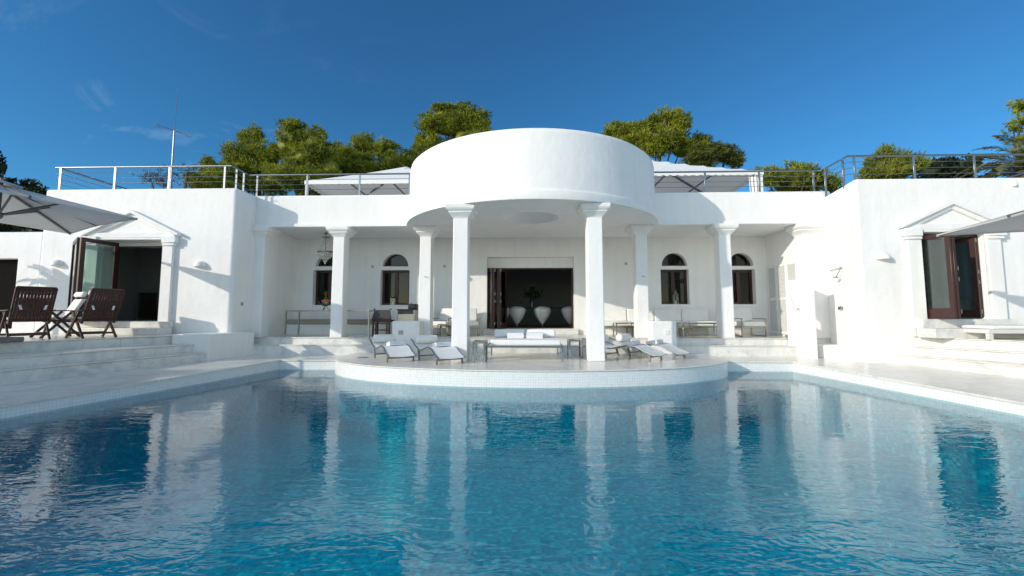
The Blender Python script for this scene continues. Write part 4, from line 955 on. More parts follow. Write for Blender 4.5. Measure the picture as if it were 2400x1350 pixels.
# lounge armchairs
def armchair(w_=.72, d_=.75, name='lounge_chair', arms=(1, 1), cat='armchair'):
    e = empty(name); fr = MB(); t = .03; hs = .30
    for sx in (-1, 1):
        x = sx*w_/2
        fr.box(x-t/2, x+t/2, -d_/2, -d_/2+.04, 0, .52 if (arms[0] if sx < 0 else arms[1]) else hs).box(x-t/2, x+t/2, d_/2-.04, d_/2, 0, .52 if (arms[0] if sx < 0 else arms[1]) else hs).box(x-t/2, x+t/2, -d_/2+.04, d_/2-.04, .0, .03)
    fr.box(-w_/2+t/2, w_/2-t/2, -d_/2, -d_/2+.04, hs-.05, hs).box(-w_/2+t/2, w_/2-t/2, d_/2-.04, d_/2, hs-.05, hs)
    fr.build('frame', 'steelpanel', e, bevel=.003, seg=1)
    for i, sx in enumerate((-1, 1)):
        if arms[i]: MB().box(sx*w_/2-.03, sx*w_/2+.03, -d_/2, d_/2, .521, .55).build('armrest', 'steelpanel', e, bevel=.004, seg=1)
    MB().box(-w_/2+.03, w_/2-.03, -d_/2-.02, d_/2-.02, hs+.002, hs+.15).build('seat_cushion', 'fabric', e, bevel=.04, seg=4)
    MB().box(-w_/2+.03, w_/2-.03, -.07, .07, 0, .42, Matrix.Translation((0, d_/2-.12, hs+.15)) @ Matrix.Rotation(R(-10), 4, 'X')).build('back_cushion', 'fabric', e, bevel=.04, seg=4)
    return e
def at_px(px, Y): return PX(px, Y, 760)
e = armchair(.70); e.location = (at_px(1040, 13.75), 13.75, Z_PORCH); e.rotation_euler.z = R(-20); tag(e, 'white cushioned lounge chair seen between the two left columns', 'armchair', 'white lounge chairs on the porch')
e = armchair(.70); e.location = (at_px(1096, 13.75), 13.8, Z_PORCH); e.rotation_euler.z = R(12); tag(e, 'white cushioned lounge chair just right of the left front column', 'armchair', 'white lounge chairs on the porch')
sidetable(at_px(1026, 13.0), at_px(1060, 13.0), 12.95, 13.35, .38, Z_PORCH, 'small chrome table in front of the left lounge chairs', .03)
# sofa on the right
def sofa(pa, pb, lab, arms):
    x0, x1 = at_px(pa, 13.9), at_px(pb, 13.9); w_ = x1-x0
    e = empty('sofa', ((x0+x1)/2, 13.95, Z_PORCH)); tag(e, lab, 'sofa')
    fr = MB(); hs = .30; n = max(1, round(w_/.85))
    fr.box(-w_/2, w_/2, -.38, -.34, hs-.05, hs).box(-w_/2, w_/2, .34, .38, hs-.05, hs)
    for k in range(n+1):
        x = -w_/2+.02+(w_-.04)*k/n; fr.box(x-.02, x+.02, -.375, -.34, 0, hs-.05).box(x-.02, x+.02, .34, .375, 0, hs-.05)
    fr.build('frame', 'steelpanel', e)
    for k in range(n):
        a_ = -w_/2+w_*k/n+.008; b3 = -w_/2+w_*(k+1)/n-.008
        MB().box(a_, b3, -.40, .34, hs+.002, hs+.15).build('seat_cushion', 'fabric', e, bevel=.03, seg=3)
        MB().box(a_, b3, -.07, .07, 0, .40, Matrix.Translation((0, .28, hs+.14)) @ Matrix.Rotation(R(-8), 4, 'X')).build('back_cushion', 'fabric', e, bevel=.035, seg=3)
    if arms: MB().box(w_/2-.03, w_/2+.01, -.38, .38, .5, .53).box(w_/2-.03, w_/2+.01, -.38, -.345, 0, .5).build('armrest', 'steelpanel', e)
    return e
sofa(1410, 1672, 'long white sofa along the back wall right of the middle door', 0)
e = armchair(.74, .78, arms=(1, 1)); e.location = (at_px(1750, 13.6), 13.6, Z_PORCH); e.rotation_euler.z = R(4); tag(e, 'white cushioned chair with steel arms right of the far right column', 'armchair', 'white lounge chairs on the porch')
sidetable(at_px(1443, 12.95), at_px(1500, 12.95), 12.9, 13.4, .42, Z_PORCH, 'chrome coffee table behind the second column from the right', .035)
sidetable(at_px(1598, 12.95), at_px(1690, 12.95), 12.9, 13.4, .42, Z_PORCH, 'wide chrome coffee table in front of the long sofa', .035)
f = MB()
for k in range(7): f.sphere((8.0-.05*k-.18, 12.6+.05*(k % 3), Z_PORCH+.045), .05, 8, (1.2, 1, .8))
thing(f, 'pebble_pile', 'stone', 'little pile of grey pebbles at the foot of the louvred doors', 'pebbles', smooth=True, fixn=False)
# white slatted lounger base on the right terrace
bx = PZ(2312, 786, Z_TER); bx = Vector((PX(2312, 9.55, 790), 9.5, Z_TER)); e = empty('terrace_bench', (bx.x, bx.y, Z_TER)); tag(e, 'low white bench with cushion under the right parasol', 'bench')
MB().box(0, 2.2, .0, .75, .13, .22).build('frame', 'shell', e, bevel=.01)
for x in (.0, 2.1):
    for y in (0, .67): MB().box(x+.01, x+.11, y+.01, y+.08, 0, .129).build('leg', 'shell', e, bevel=.005)
MB().box(.14, 2.2, .04, .72, .222, .30).build('cushion', 'fabric', e, bevel=.03, seg=3)
# ---- folding teak armchairs
def teak():
    e = empty('garden_chair'); w_ = .58
    def p(mb, n_, mat='darkwood', **k): return mb.build(n_, mat, e, **k)
    # front of the chair is -y
    f = MB(); f.bar((-w_/2, -.26, .40), (-w_/2, .24, .37), .03, .05).bar((w_/2, -.26, .40), (w_/2, .24, .37), .03, .05)
    for k in range(9):
        y = -.25+k*.058; f.box(-w_/2+.02, w_/2-.02, y, y+.042, .405-.006*k*.5, .42-.006*k*.5)
    p(f, 'seat')
    MB().box(-w_/2+.03, w_/2-.03, -.26, .22, .42, .475).build('seat_cushion', 'fabric', e, bevel=.02, seg=3)
    # back: frame leaning back with vertical slats
    def bp(x, s_, off=0): return Vector((x, .20+.36*s_-off*.0, .34+.76*s_))
    b_ = MB(); b_.bar(bp(-w_/2, 0), bp(-w_/2, 1), .035, .05, up=(0,1,0)).bar(bp(w_/2, 0), bp(w_/2, 1), .035, .05, up=(0,1,0))
    b_.bar(bp(-w_/2, .97), bp(w_/2, .97), .03, .10, up=(0,.43,.9)).bar(bp(-w_/2, .10), bp(w_/2, .10), .03, .05, up=(0,.43,.9))
    for k in range(11):
        x = -w_/2+.045+k*(w_-.09)/10; b_.bar(bp(x, .10), bp(x, .96), .041, .012, up=(0,1,0))
    p(b_, 'backrest')
    m = Matrix.Translation((0, .33, .78)) @ Matrix.Rotation(R(-25), 4, 'X')
    MB().box(-w_/2+.04, w_/2-.04, -.055, .02, -.33, .12, m).build('back_cushion', 'fabric', e, bevel=.02, seg=3)
    MB().box(-w_/2+.02, w_/2-.02, -.12, -.02, .17, .30, m).build('headrest', 'fabric', e, bevel=.045, seg=4)
    for x in (-1, 1):
        MB().add([Vector((x*(w_/2-.05)-.02, .385, .90)), Vector((x*(w_/2-.05)+.02, .385, .90)), Vector((x*(w_/2-.12)+.02, .40, .64)), Vector((x*(w_/2-.12)-.02, .40, .64))], [(0,1,2,3)]).build('cushion_tie', 'fabric', e, fixn=False)
        a = MB(); a.bar((x*(w_/2+.03), -.32, .62), (x*(w_/2+.03), .36, .63), .07, .025)
        p(a, 'armrest', bevel=.008, seg=2)
        p(MB().bar((x*(w_/2+.04), -.34, 0), (x*(w_/2+.04), .16, .61), .032, .05, up=(0,1,0)), 'leg')
        p(MB().bar((x*(w_/2+.006), .34, 0), (x*(w_/2+.006), -.20, .61), .032, .05, up=(0,1,0)), 'leg')
    p(MB().bar((-w_/2-.02, -.26, .11), (w_/2+.02, -.26, .11), .03, .045).bar((-w_/2, .27, .11), (w_/2, .27, .11), .03, .045), 'stretcher')
    return e
t0 = teak()
def pl_chair(px, py, face, lab, first=False):
    o = t0 if first else copy_tree(t0); c = PZ(px, py, Z_TER); o.location = c; o.rotation_euler.z = math.atan2(face[1], face[0])+math.pi/2
    tag(o, lab, 'garden chair', 'dark folding chairs on the left terrace')
pl_chair(58, 795.5, (-.88, .47), 'dark teak folding chair at the far left, back to the pool', True)
pl_chair(216, 791, (-.93, .37), 'dark teak folding chair nearest the kitchen door, seen from behind')
pl_chair(131, 790.0, (-.45, -.89), 'folding teak chair behind the others with a sunlit back and white cushion')
# ================================================================ parasols
def parasol(Cn, apex, pole, label):
    """Cn: four eave corners"""
    c0 = sum((Vector(c) for c in Cn), Vector())/4; e = empty('parasol', (pole[0], pole[1], Z_TER)); tag(e, label, 'parasol', 'square canvas parasols on the terraces')
    A = Vector(apex); n = 10; c = MB(); U = MB()
    for q in range(4):
        a, b_ = Vector(Cn[q]), Vector(Cn[(q+1) % 4]); vs = []
        for i in range(n+1):
            for j in range(n+1):
                base = a+(b_-a)*(j/n); p_ = A+(base-A)*(i/n); sag = .07*math.sin(math.pi*j/n)*(i/n)
                vs.append(p_+Vector((0, 0, sag*(-.0)+ -.05*math.sin(math.pi*i/n)*math.sin(math.pi*j/n))) - (base-c0).normalized()*0.10*math.sin(math.pi*j/n)*(i/n))
        c.add(vs, [(i*(n+1)+j, i*(n+1)+j+1, (i+1)*(n+1)+j+1, (i+1)*(n+1)+j) for i in range(n) for j in range(n)])
        # hem
        hv = []
        for j in range(n+1):
            p_ = vs[n*(n+1)+j]; hv += [p_+Vector((0, 0, .003)), p_+Vector((0, 0, -.03))]
        c.add(hv, [(2*j, 2*j+1, 2*j+3, 2*j+2) for j in range(n)])
    rel(c.build('canopy', 'canvas', e, fixn=False), e)
    cap = MB(); k_ = .16
    for q in range(4):
        a, b_ = Vector(Cn[q]), Vector(Cn[(q+1) % 4]); cap.add([A+Vector((0, 0, .09)), A+(a-A)*k_+Vector((0, 0, .05)), A+(b_-A)*k_+Vector((0, 0, .05))], [(0,1,2)])
    rel(cap.build('vent_cap', 'canvas', e, fixn=False), e)
    hub = Vector((A.x, A.y, A.z-.62))
    tg = [Vector(c_) for c_ in Cn]+[(Vector(Cn[q])+Vector(Cn[(q+1) % 4]))/2 for q in range(4)]
    for i, t in enumerate(tg):
        dn = Vector((0, 0, -.025)); end = A+(t-A)*(1.0 if i < 4 else .955)
        rb = rel(MB().bar(A+dn*2, end+dn, .034, .045).build('rib', 'greymetal', e), e)
        mid = A+(t-A)*.46
        s_ = MB().bar(hub, mid+dn*1.5, .026, .035).build('strut', 'greymetal', rb)
    rel(MB().tube([A+Vector((0, 0, .12)), (A.x, A.y, Z_TER+.05)], .03, 12).build('pole', 'greymetal', e, smooth=True), e)
    rel(MB().lathe([(0, .06), (.06, .06), (.07, .03), (.07, -.03), (.05, -.06), (0, -.06)], hub, 12).build('hub', 'greymetal', e), e)
    rel(MB().cbox((pole[0], pole[1], Z_TER+.05), (.7, .7, .1)).build('base', 'greymetal', e, bevel=.02), e)
N_ = PY(165, 546, 10.45); R_ = PY(322, 511, 8.85); P_ = Vector((-8.95, 5.35, EYE+2.05)); Q_ = N_+P_-R_
ctr = (N_+R_+P_+Q_)/4; parasol([N_, R_, P_, Q_], (ctr.x, ctr.y, EYE+2.52), (ctr.x, ctr.y), 'grey white square parasol over the left terrace chairs')
T_ = PY(2195, 550, 8.9); d1 = (PY(2400, 499, 6.95)-T_); d1.z = .04; d1 = d1.normalized()*3.2; d2 = Vector((-d1.y, d1.x, 0)); 
if d2.x < 0: d2 = -d2
ctr = T_+(d1+d2)/2; parasol([T_, T_+d1, T_+d1+d2, T_+d2], (ctr.x, ctr.y, T_.z+.50), (ctr.x, ctr.y), 'white square parasol leaning in from the right terrace edge')
# ================================================================ indoor things
# dining room
zfl = dzb-.02
def tub(px, Y, lab):
    c = PY(px, 740, Y); e = empty('dining_chair', (c.x, Y, zfl)); tag(e, lab, 'dining chair', 'white cone shaped dining chairs')
    m = MB(); n = 24; prof = []
    for i in range(13):
        t = i/12; a_ = t; prof.append(t)
    vs = []
    for i, t in enumerate(prof):
        rr = .06+.25*math.sin(min(1, t*1.25)*math.pi/2)*(1-.0*t) if t < .8 else .31*math.sqrt(max(0, 1-((t-.8)/.2)**2*.92))
        z = .16+.62*t
        for k in range(n+1):
            a_ = math.pi*(1.0+k/n); vs.append((rr*math.cos(a_)*1.0, rr*math.sin(a_)*.8, z))
    m.add(vs, [(i*(n+1)+k, i*(n+1)+k+1, (i+1)*(n+1)+k+1, (i+1)*(n+1)+k) for i in range(12) for k in range(n)])
    m.build('shell', 'shell', e, smooth=True, fixn=False)
    MB().lathe([(.05, .17), (.24, .42), (.24, .47), (0, .48)], n=20).build('seat', 'shell', e, smooth=True)
    MB().lathe([(.02, .17), (.02, .02), (.2, .012), (.2, 0), (0, 0)], n=20).build('pedestal', 'chrome', e, smooth=True)
tub(1176, 15.6, 'white cone chair partly behind the folded doors'); tub(1212, 15.55, 'white cone chair left of the vase'); tub(1271, 15.55, 'white cone chair right of the vase'); tub(1336, 15.7, 'white cone chair cut by the right edge of the middle doorway')
c = PY(1250, 733, 16.5); e = empty('dining_table', (c.x, 16.6, zfl)); tag(e, 'long dark dining table inside the middle doorway', 'dining table')
MB().box(-1.7, 2.2, -.5, .5, .71, .75).build('table_top', 'black', e, bevel=.01)
for x in (-1.3, 1.8): MB().box(x-.1, x+.1, -.3, .3, 0, .709).build('leg', 'black', e)
e = empty('flower_vase', (c.x-.05, 16.35, zfl+.75)); tag(e, 'vase of dark leafy branches on the dining table', 'vase')
MB().lathe([(0, 0), (.07, 0), (.06, .1), (.08, .25), (.06, .3)], n=16).build('vase', 'glass', e, smooth=True)
f = MB()
for k in range(150):
    a_ = random.uniform(0, 6.28); el = random.uniform(.2, 1.5); L2 = random.uniform(.15, .45); d = Vector((math.cos(a_)*math.cos(el), math.sin(a_)*math.cos(el), math.sin(el))); p0 = Vector((0, 0, .28))+d*L2
    s_ = d.cross(Vector((random.random()-.5, random.random()-.5, 1))).normalized()*.035
    f.add([p0, p0+d*.07+s_, p0+d*.16, p0+d*.07-s_], [(0,1,2,3)])
    if k % 6 == 0: f.bar((0, 0, .2), p0, .006)
f.build('foliage', 'flower', e, fixn=False)
for k, (px, lab) in enumerate(((1222, 'wine glass on the dining table left of the vase'), (1292, 'wine glass on the dining table right of the vase'), (1318, 'wine glass near the right end of the dining table'))):
    x = PX(px, 16.3, 720); thing(MB().lathe([(.03, 0), (.03, .005), (.005, .01), (.005, .1), (.03, .13), (.04, .2), (.033, .22)], n=12), 'wine_glass', 'glass', lab, 'glass', smooth=True).location = (x, 16.3, zfl+.75)
# kitchen
kz = ldz0-.02
xa, xb = -11.6, -9.0
e = empty('kitchen_counter', (-10.3, 13.9, kz)); tag(e, 'steel kitchen counter with drawers inside the left doorway', 'kitchen counter')
MB().box(-2.4, 1.6, -.3, .3, .86, .90).build('worktop', 'steelpanel', e, bevel=.005)
for i in range(6):
    x = -2.35+i*.65; MB().box(x, x+.62, -.30, .28, .1, .855).build('cabinet', 'steelpanel', e, bevel=.004)
    MB().box(x+.1, x+.52, -.33, -.305, .76, .78).build('handle', 'steel', e)
    MB().box(x+.01, x+.61, -.304, -.301, .60, .608).build('drawer_gap', 'black', e)
e = empty('cooker_hood', (-10.3, 13.95, kz)); tag(e, 'steel cooker hood above the kitchen counter', 'cooker hood')
MB().prism([(-.55, -.35), (.55, -.35), (.55, .35), (-.55, .35)], 1.45, 1.55).build('canopy', 'steelpanel', e)
MB().box(-.25, .25, -.15, .3, 1.551, 2.8).build('chimney', 'steelpanel', e)
for (x, h_, r_, lab) in ((-10.6, .22, .09, 'dark pot on the counter left of the hood'), (-10.15, .28, .07, 'tall dark kettle on the kitchen counter'), (-9.6, .16, .12, 'wide dark pan right on the kitchen counter')):
    thing(MB().lathe([(0, 0), (r_, 0), (r_*1.05, h_*.7), (r_*.8, h_), (.02, h_), (.02, h_+.04), (0, h_+.04)], n=16), 'cooking_pot', 'black', lab, 'pot', smooth=True).location = (x, 13.85, kz+.90)
bx = PX(2275, 12.0, 720); e = empty('cabinet', (bx, 12.1, rdz0-.02)); tag(e, 'white box cabinet inside the right doorway', 'cabinet')
MB().box(-.27, .27, -.2, .3, .02, .52).build('body', 'shell', e, bevel=.01); MB().box(-.25, .25, -.215, -.201, .04, .5).build('front_panel', 'shell', e, bevel=.005)
# ================================================================ vegetation
rng = np.random.default_rng(11)
def tufts(blobs, per, blade, wid, nb, up=.5, shellf=.35, squash=1.0):
    """leaf blades gathered in tufts through the outer part of each blob; returns verts, faces arrays"""
    VS = []; cnt = 0
    for (cx, cy, cz, rx, ry, rz) in blobs:
        n = int(per*(rx*ry*rz)**(2/3)*4*math.pi)
        d = rng.normal(size=(n, 3)); d /= np.linalg.norm(d, axis=1)[:, None]
        # lumpy radius
        ph = rng.uniform(0, 6.28, 6)
        lump = 1+.13*np.sin(d[:, 0]*6+ph[0])*np.sin(d[:, 1]*5+ph[1])+.12*np.sin(d[:, 2]*7+ph[2]+d[:, 0]*5)+.07*np.sin(d[:, 0]*15+ph[3])*np.sin(d[:, 2]*14+ph[4])
        rr = (1-shellf*rng.random(n)**1.6)*lump
        c = np.stack([cx+d[:, 0]*rx*rr, cy+d[:, 1]*ry*rr, cz+d[:, 2]*rz*rr], 1)
        c = np.repeat(c, nb, 0); dd = np.repeat(d, nb, 0)
        v = rng.normal(size=c.shape)+dd*.9; v[:, 2] += up; v /= np.linalg.norm(v, axis=1)[:, None]
        s = np.cross(v, rng.normal(size=c.shape)); s /= np.linalg.norm(s, axis=1)[:, None]
        L = blade*(.6+.8*rng.random(len(c)))[:, None]; w = wid*(.7+.6*rng.random(len(c)))[:, None]
        p = np.stack([c-s*w*.5, c+s*w*.5, c+v*L+s*w*.3, c+v*L-s*w*.3], 1)
        VS.append(p.reshape(-1, 3)); cnt += len(c)
    return np.concatenate(VS), cnt
def foliage(name, arr, cnt, mat, parent):
    me = bpy.data.meshes.new(name); me.vertices.add(len(arr)); me.vertices.foreach_set('co', arr.astype(np.float32).ravel())
    me.loops.add(cnt*4); me.loops.foreach_set('vertex_index', np.arange(cnt*4, dtype=np.int32))
    me.polygons.add(cnt); me.polygons.foreach_set('loop_start', np.arange(0, cnt*4, 4, dtype=np.int32)); me.polygons.foreach_set('loop_total', np.full(cnt, 4, np.int32))
    me.update(); me.validate(); me.materials.append(M[mat]); o = bpy.data.objects.new(name, me); COL.objects.link(o); o.parent = parent
    if parent is not None: o.location = -Vector(parent.location)
    return o
def tree(Y, circles, base, label, mat='pine', per=26, blade=.24, wid=.045, nb=5, name='pine_tree', cat='pine tree', group=None, core=.62, up=.5, shellf=.35, dep=.8):
    """circles: (px, py, r_px[, ry_px]) measured clumps, standing at distance Y"""
    blobs = []
    for c in circles:
        p = PY(c[0], c[1], Y+random.uniform(-.8, .8)); rx = c[2]*Y/FL; rz = (c[3] if len(c) > 3 else c[2])*Y/FL
        blobs.append((p.x, p.y, p.z, rx, rx*dep, rz))
    bx = PX(base, Y); gz0 = gz(bx, Y)
    e = empty(name, (bx, Y, gz0)); tag(e, label, cat, group)
    subs = []
    if core:
        for (cx, cy, cz, rx, ry, rz) in blobs:
            k = 15 if rx > .7 else 8
            for i in range(k):
                v = rng.normal(size=3); v /= np.linalg.norm(v); v[1] = -abs(v[1])*.9 if rng.random() < .7 else v[1]; q = rng.uniform(.24, .46)
                subs.append((cx+v[0]*rx*.80, cy+v[1]*ry*.80, cz+v[2]*rz*.80, rx*q, rx*q, rz*q*.85))
    else: subs = blobs
    arr, cnt = tufts(subs, per*1.25 if core else per, blade*.8, wid*.8, nb, up, shellf+.15); foliage('crown', arr, cnt, mat, e)
    # inner mass: lumpy cores so the crown is not see-through everywhere
    if core:
        m = MB()
        for (cx, cy, cz, rx, ry, rz) in blobs:
            o0 = len(m.v); m.sphere((cx, cy, cz), core, 14, (rx, ry, rz)); ph = random.uniform(0, 6)
            for i in range(o0, len(m.v)):
                v = Vector(m.v[i])-Vector((cx, cy, cz)); k = 1+.18*math.sin(v.x*5/rx+ph)*math.sin(v.z*5/rz+ph*2); m.v[i] = tuple(Vector((cx, cy, cz))+v*k)
        rel(m.build('inner_crown', mat, e, fixn=False), e)
    # trunk and limbs
    m = MB(); top = max(blobs, key=lambda b: b[2]); mid = Vector((bx, Y, gz0+(top[2]-gz0)*.55))
    m.tube([(bx, Y, gz0-.3), (bx+.1, Y, gz0+(mid.z-gz0)*.5), mid, (top[0], top[1], top[2])], .28, 8, .06)
    rel(m.build('trunk', 'bark', e, smooth=True), e)
    m = MB()
    for b in blobs: m.tube([mid+Vector((random.uniform(-.1, .1), 0, random.uniform(-1, .5))), (Vector((b[0], b[1], b[2]-b[5]*.4))+mid)/2+Vector((0, 0, -.3)), (b[0], b[1], b[2]+b[5]*.3)], .10, 6, .03)
    rel(m.build('limbs', 'bark', e, smooth=True), e)
    return e
GP = 'pines on the hillside behind the villa'
tree(27, [(590, 335, 32, 40), (560, 372, 42, 36), (625, 372, 42, 40), (570, 410, 60, 38), (640, 425, 60, 40), (605, 315, 18, 16)], 600, 'tall green pine left of the pair behind the left railing', group=GP)
tree(26, [(690, 315, 38, 32), (735, 335, 34, 34), (720, 370, 50, 36), (670, 345, 34, 34), (690, 410, 60, 40), (770, 390, 40, 40), (755, 430, 60, 36), (768, 345, 16, 16)], 710, 'tallest broad pine behind the middle of the left railing', group=GP)
tree(24, [(500, 400, 34, 36), (475, 425, 40, 34), (530, 430, 40, 36)], 505, 'low rounded pine beside the antenna mast', 'pine', group=GP)
tree(29, [(860, 340, 36, 28), (830, 365, 36, 28), (900, 355, 40, 26), (925, 380, 34, 28), (870, 395, 60, 30), (800, 400, 40, 40), (840, 430, 60, 34), (940, 400, 30, 34), (790, 365, 30, 30), (960, 375, 24, 26), (905, 420, 60, 30)], 870, 'broad olive toned pine rising over the left pavilion', 'pine', group=GP)
tree(30, [(1040, 272, 40, 24), (1090, 268, 42, 22), (1010, 290, 36, 22), (1130, 290, 36, 24), (1060, 300, 60, 30), (1010, 335, 32, 34), (980, 360, 22, 24), (1100, 330, 60, 40), (1055, 258, 22, 13)], 1060, 'spreading pine rising directly behind the left of the drum', 'pine', group=GP)
tree(28, [(1440, 308, 36, 18), (1500, 312, 44, 24), (1560, 290, 40, 28), (1590, 285, 28, 26), (1470, 335, 60, 34), (1540, 335, 60, 38), (1645, 330, 24, 26), (1600, 345, 50, 36), (1560, 268, 20, 13)], 1530, 'spreading pine with a high crown right of the drum', 'pine', group=GP)
tree(27, [(1660, 360, 40, 24), (1700, 365, 34, 26), (1640, 385, 50, 26), (1720, 378, 22, 20)], 1670, 'dark low pine behind the right pavilion', 'pinedark', group=GP)
tree(23, [(1800, 415, 36, 26), (1845, 412, 40, 28), (1885, 415, 34, 28), (1860, 440, 60, 30), (1925, 425, 32, 24), (1945, 435, 26, 24)], 1860, 'low bushy pine behind the bend of the right railing', 'pine', group=GP)
tree(20, [(2070, 390, 42, 34), (2085, 362, 18, 20), (2125, 382, 28, 26), (2035, 405, 30, 22), (2110, 400, 50, 26), (2105, 368, 14, 14)], 2085, 'bright yellow green young pine behind the right wing', 'brightgreen', 34, .26, .035, up=1.3, group=GP)
tree(22, [(2200, 398, 44, 24), (2240, 395, 44, 24), (2265, 405, 30, 20), (2180, 405, 30, 20)], 2220, 'dark rounded evergreen between the young pine and palm', 'laurel', 40, .12, .08, 4, name='evergreen_tree', cat='tree')
tree(24, [(2385, 255, 22, 22), (2375, 300, 18, 16), (2410, 280, 30, 30), (2392, 325, 26, 16), (2420, 240, 26, 22)], 2420, 'loose pine at the right edge above the palm', 'pine', 20, core=.5, group=GP)
tree(22, [(350, 415, 30, 16), (400, 405, 34, 18), (440, 402, 26, 14), (380, 425, 50, 20)], 400, 'sparse greyish tree behind the antenna mast', 'grey_leaf', 14, .22, .03, 4, name='bare_tree', cat='tree', core=0, shellf=.9)
tree(20, [(75, 445, 30, 22), (55, 460, 30, 24), (100, 460, 18, 20)], 75, 'dark leafed tree just left of the villa roof', 'laurel', 26, .18, .10, 4, name='broadleaf_tree', cat='tree', core=.6)
tree(19, [(5, 395, 18, 22), (-10, 430, 36, 24), (25, 440, 28, 22), (-40, 380, 40, 40)], 0, 'dark leafed tree at the left edge above the parasol', 'laurel', 26, .18, .10, 4, name='broadleaf_tree', cat='tree', core=.6)
tree(16.5, [(20, 535, 50, 24), (-60, 530, 60, 30), (80, 545, 30, 20)], 10, 'dark hedge bush above the low annex roof on the left', 'laurel', 30, .15, .08, 4, name='hedge_bush', cat='bush', core=.7)
def palm(loc, h_, nfr, L, label, name='palm_tree', seed=1, droop=1.0):
    rd = random.Random(seed); e = empty(name, loc); tag(e, label, 'palm')
    MB().tube([(0, 0, -.2), (.05, 0, h_*.5), (0, 0, h_)], .22, 12, .17).build('trunk', 'bark', e, smooth=True)
    for k in range(nfr):
        a_ = k*2.39996; el = R(80)-R(95)*(k/nfr)+rd.uniform(-.1, .1); d = Vector((math.cos(a_), math.sin(a_), 0)); side = Vector((-math.sin(a_), math.cos(a_), 0))
        p = Vector((0, 0, h_)); pts = [p.copy()]; ang = el; N = 26; l = L*rd.uniform(.85, 1.1)
        for i in range(N):
            p = p+(d*math.cos(ang)+Vector((0, 0, math.sin(ang))))*l/N; ang -= R(3.2)*droop*(.6+i/N); pts.append(p.copy())
        f = MB(); f.tube(pts, .018, 5, .004)
        for i in range(3, N+1):
            t = i/N; ll = .42*math.sin(min(1, t*1.05)*math.pi*.86+.3)*L/2.2; dr_ = (pts[i]-pts[i-1]).normalized(); upv = side.cross(dr_)
            for sx in (-1, 1):
                for hh_ in (0, .5):
                    b0 = pts[i]-dr_*l/N*hh_; v = (side*sx*.8+dr_*.65-upv*(.0)+Vector((0, 0, rd.uniform(-.15, .25)))).normalized()
                    tip = b0+v*ll*rd.uniform(.85, 1.1)-Vector((0, 0, .06)); w_ = dr_*.016
                    f.add([b0-w_, b0+w_, b0+v*ll*.6+w_*.9, tip, b0+v*ll*.6-w_*.9], [(0,1,2,3,4)])
        f.build('frond', 'palm', e, fixn=False)
    return e
pc = PY(2420, 405, 16.5)
palm((pc.x, 16.5, 0), pc.z-.1, 46, 2.3, 'feathery palm crown at the right behind the roof railing', seed=3)
palm((-16.4, 9.25, Z_TER), 2.55, 30, .95, 'palm standing off the left end of the terrace', seed=5)
# unseen hedge added left of the pool to cast shade on deck and water
arr, cnt = tufts([(-17.0, y_, 1.5, 1.0, 1.5, 2.75) for y_ in np.arange(-9, 3.2, 1.6)], 50, .16, .12, 4, .3, .3)
hg = empty('shade_hedge', (-17, -3, 0)); tag(hg, 'unseen tall hedge added left of the pool to shade its deck', 'hedge')
foliage('leaves', arr, cnt, 'hedge', hg); rel(MB().box(-17.7, -16.3, -10, 2.9, -.1, 4.0).build('inner_hedge', 'hedge', hg), hg)
# ================================================================ sky, sun, camera
SUN_AZ = R(57.5); SUN_EL = R(18.8)       # azimuth measured from the facade normal towards the left
sd = Vector((-math.sin(SUN_AZ)*math.cos(SUN_EL), -math.cos(SUN_AZ)*math.cos(SUN_EL), math.sin(SUN_EL)))   # towards the sun
sun = bpy.data.lights.new('sun', 'SUN'); sun.energy = 2.75; sun.angle = R(.53); sun.color = (1, .925, .81)
so_ = bpy.data.objects.new('sun', sun); COL.objects.link(so_); so_.rotation_euler = sd.to_track_quat('Z', 'Y').to_euler(); so_.location = (-30, -20, 30)
Wd = bpy.data.worlds.new('World'); S.world = Wd; Wd.use_nodes = True; nt = Wd.node_tree; bg = nt.nodes['Background']
sky = nt.nodes.new('ShaderNodeTexSky'); sky.sky_type = 'NISHITA'; sky.sun_disc = False; sky.sun_elevation = SUN_EL
sky.sun_rotation = math.atan2(sd.x, sd.y); sky.air_density = 1.0; sky.dust_density = .2; sky.ozone_density = 3.0; sky.altitude = 50
SKY_GAIN = (.23, .60, .80); BACK_GAIN = (2.05, 1.78, 1.50)   # deep blue away from the sun, unseen sky behind the camera brightened to lift the shade
mg = nt.nodes.new('ShaderNodeMix'); mg.data_type = 'RGBA'; mg.blend_type = 'MULTIPLY'; mg.inputs[0].default_value = 1; 
tg = nt.nodes.new('ShaderNodeTexCoord'); dt = nt.nodes.new('ShaderNodeVectorMath'); dt.operation = 'DOT_PRODUCT'; dt.inputs[1].default_value = (-.25, -.97, 0)
nt.links.new(tg.outputs['Generated'], dt.inputs[0])
rg = nt.nodes.new('ShaderNodeMapRange'); rg.interpolation_type = 'SMOOTHSTEP'; rg.inputs['From Min'].default_value = -.22; rg.inputs['From Max'].default_value = .5; nt.links.new(dt.outputs['Value'], rg.inputs['Value'])
gm = nt.nodes.new('ShaderNodeMix'); gm.data_type = 'RGBA'; gm.inputs[6].default_value = (*SKY_GAIN, 1); gm.inputs[7].default_value = (*BACK_GAIN, 1)
nt.links.new(rg.outputs[0], gm.inputs[0]); nt.links.new(gm.outputs[2], mg.inputs[7])
nt.links.new(sky.outputs[0], mg.inputs[6])
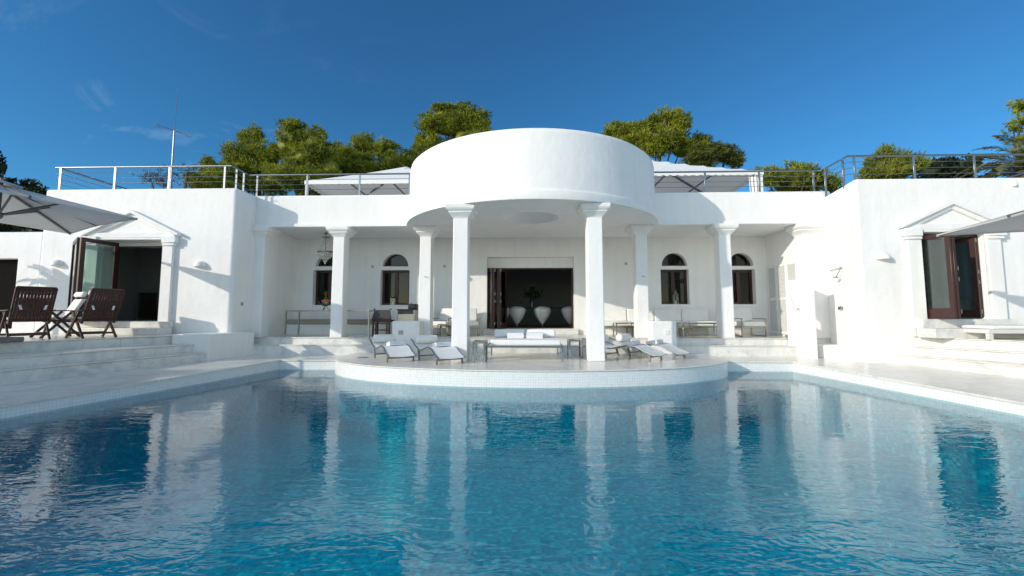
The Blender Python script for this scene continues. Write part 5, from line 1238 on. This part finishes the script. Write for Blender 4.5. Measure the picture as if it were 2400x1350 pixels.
# thin cirrus wisps
tc = nt.nodes.new('ShaderNodeTexCoord'); mp = nt.nodes.new('ShaderNodeMapping'); mp.inputs['Rotation'].default_value = (R(20), R(35), R(15)); mp.inputs['Scale'].default_value = (2.0, 5.5, 9)
nz = nt.nodes.new('ShaderNodeTexNoise'); nz.inputs['Scale'].default_value = 1.3; nz.inputs['Detail'].default_value = 8; nz.inputs['Roughness'].default_value = .62; nz.inputs['Distortion'].default_value = .9
nt.links.new(tc.outputs['Generated'], mp.inputs[0]); nt.links.new(mp.outputs[0], nz.inputs['Vector'])
cr = nt.nodes.new('ShaderNodeValToRGB'); cr.color_ramp.elements[0].position = .55; cr.color_ramp.elements[0].color = (0, 0, 0, 1); cr.color_ramp.elements[1].position = .85; cr.color_ramp.elements[1].color = (.20, .20, .20, 1)
nt.links.new(nz.outputs['Fac'], cr.inputs['Fac'])
mc = nt.nodes.new('ShaderNodeMix'); mc.data_type = 'RGBA'; sx_ = nt.nodes.new('ShaderNodeSeparateXYZ'); nt.links.new(tc.outputs['Generated'], sx_.inputs[0])
mk = nt.nodes.new('ShaderNodeMapRange'); mk.inputs['From Min'].default_value = -.62; mk.inputs['From Max'].default_value = -.12; mk.inputs['To Min'].default_value = 1; mk.inputs['To Max'].default_value = .12; nt.links.new(sx_.outputs[0], mk.inputs['Value'])
mk2 = nt.nodes.new('ShaderNodeMapRange'); mk2.inputs['From Min'].default_value = .34; mk2.inputs['From Max'].default_value = .50; mk2.inputs['To Min'].default_value = 1; mk2.inputs['To Max'].default_value = .2; nt.links.new(sx_.outputs[2], mk2.inputs['Value'])
mm_ = nt.nodes.new('ShaderNodeMath'); mm_.operation = 'MULTIPLY'; nt.links.new(mk.outputs[0], mm_.inputs[0]); nt.links.new(mk2.outputs[0], mm_.inputs[1])
m3 = nt.nodes.new('ShaderNodeMath'); m3.operation = 'MULTIPLY'; nt.links.new(cr.outputs['Color'], m3.inputs[0]); nt.links.new(mm_.outputs[0], m3.inputs[1])
nt.links.new(m3.outputs[0], mc.inputs[0]); nt.links.new(mg.outputs[2], mc.inputs[6]); mc.inputs[7].default_value = (5.2, 6.0, 7.0, 1)
nt.links.new(mc.outputs[2], bg.inputs['Color']); bg.inputs['Strength'].default_value = .135
cam = bpy.data.cameras.new('camera'); co = bpy.data.objects.new('camera', cam); COL.objects.link(co); S.camera = co
cam.sensor_width = 36; cam.lens = 36*FL/2400; cam.shift_y = -(675-PCY)/2400; cam.clip_start = .05; cam.clip_end = 4000
co.location = (0, 0, EYE); co.rotation_euler = (R(90)+PIT, 0, YAW)
S.render.resolution_x = 1024; S.render.resolution_y = 576
S.view_settings.view_transform = 'Standard'; S.view_settings.look = 'None'; S.view_settings.exposure = .33; S.view_settings.gamma = 1
S.cycles.max_bounces = 10; S.cycles.diffuse_bounces = 7; S.cycles.glossy_bounces = 4; S.cycles.transparent_max_bounces = 12; S.cycles.transmission_bounces = 6
S.cycles.sample_clamp_indirect = 4
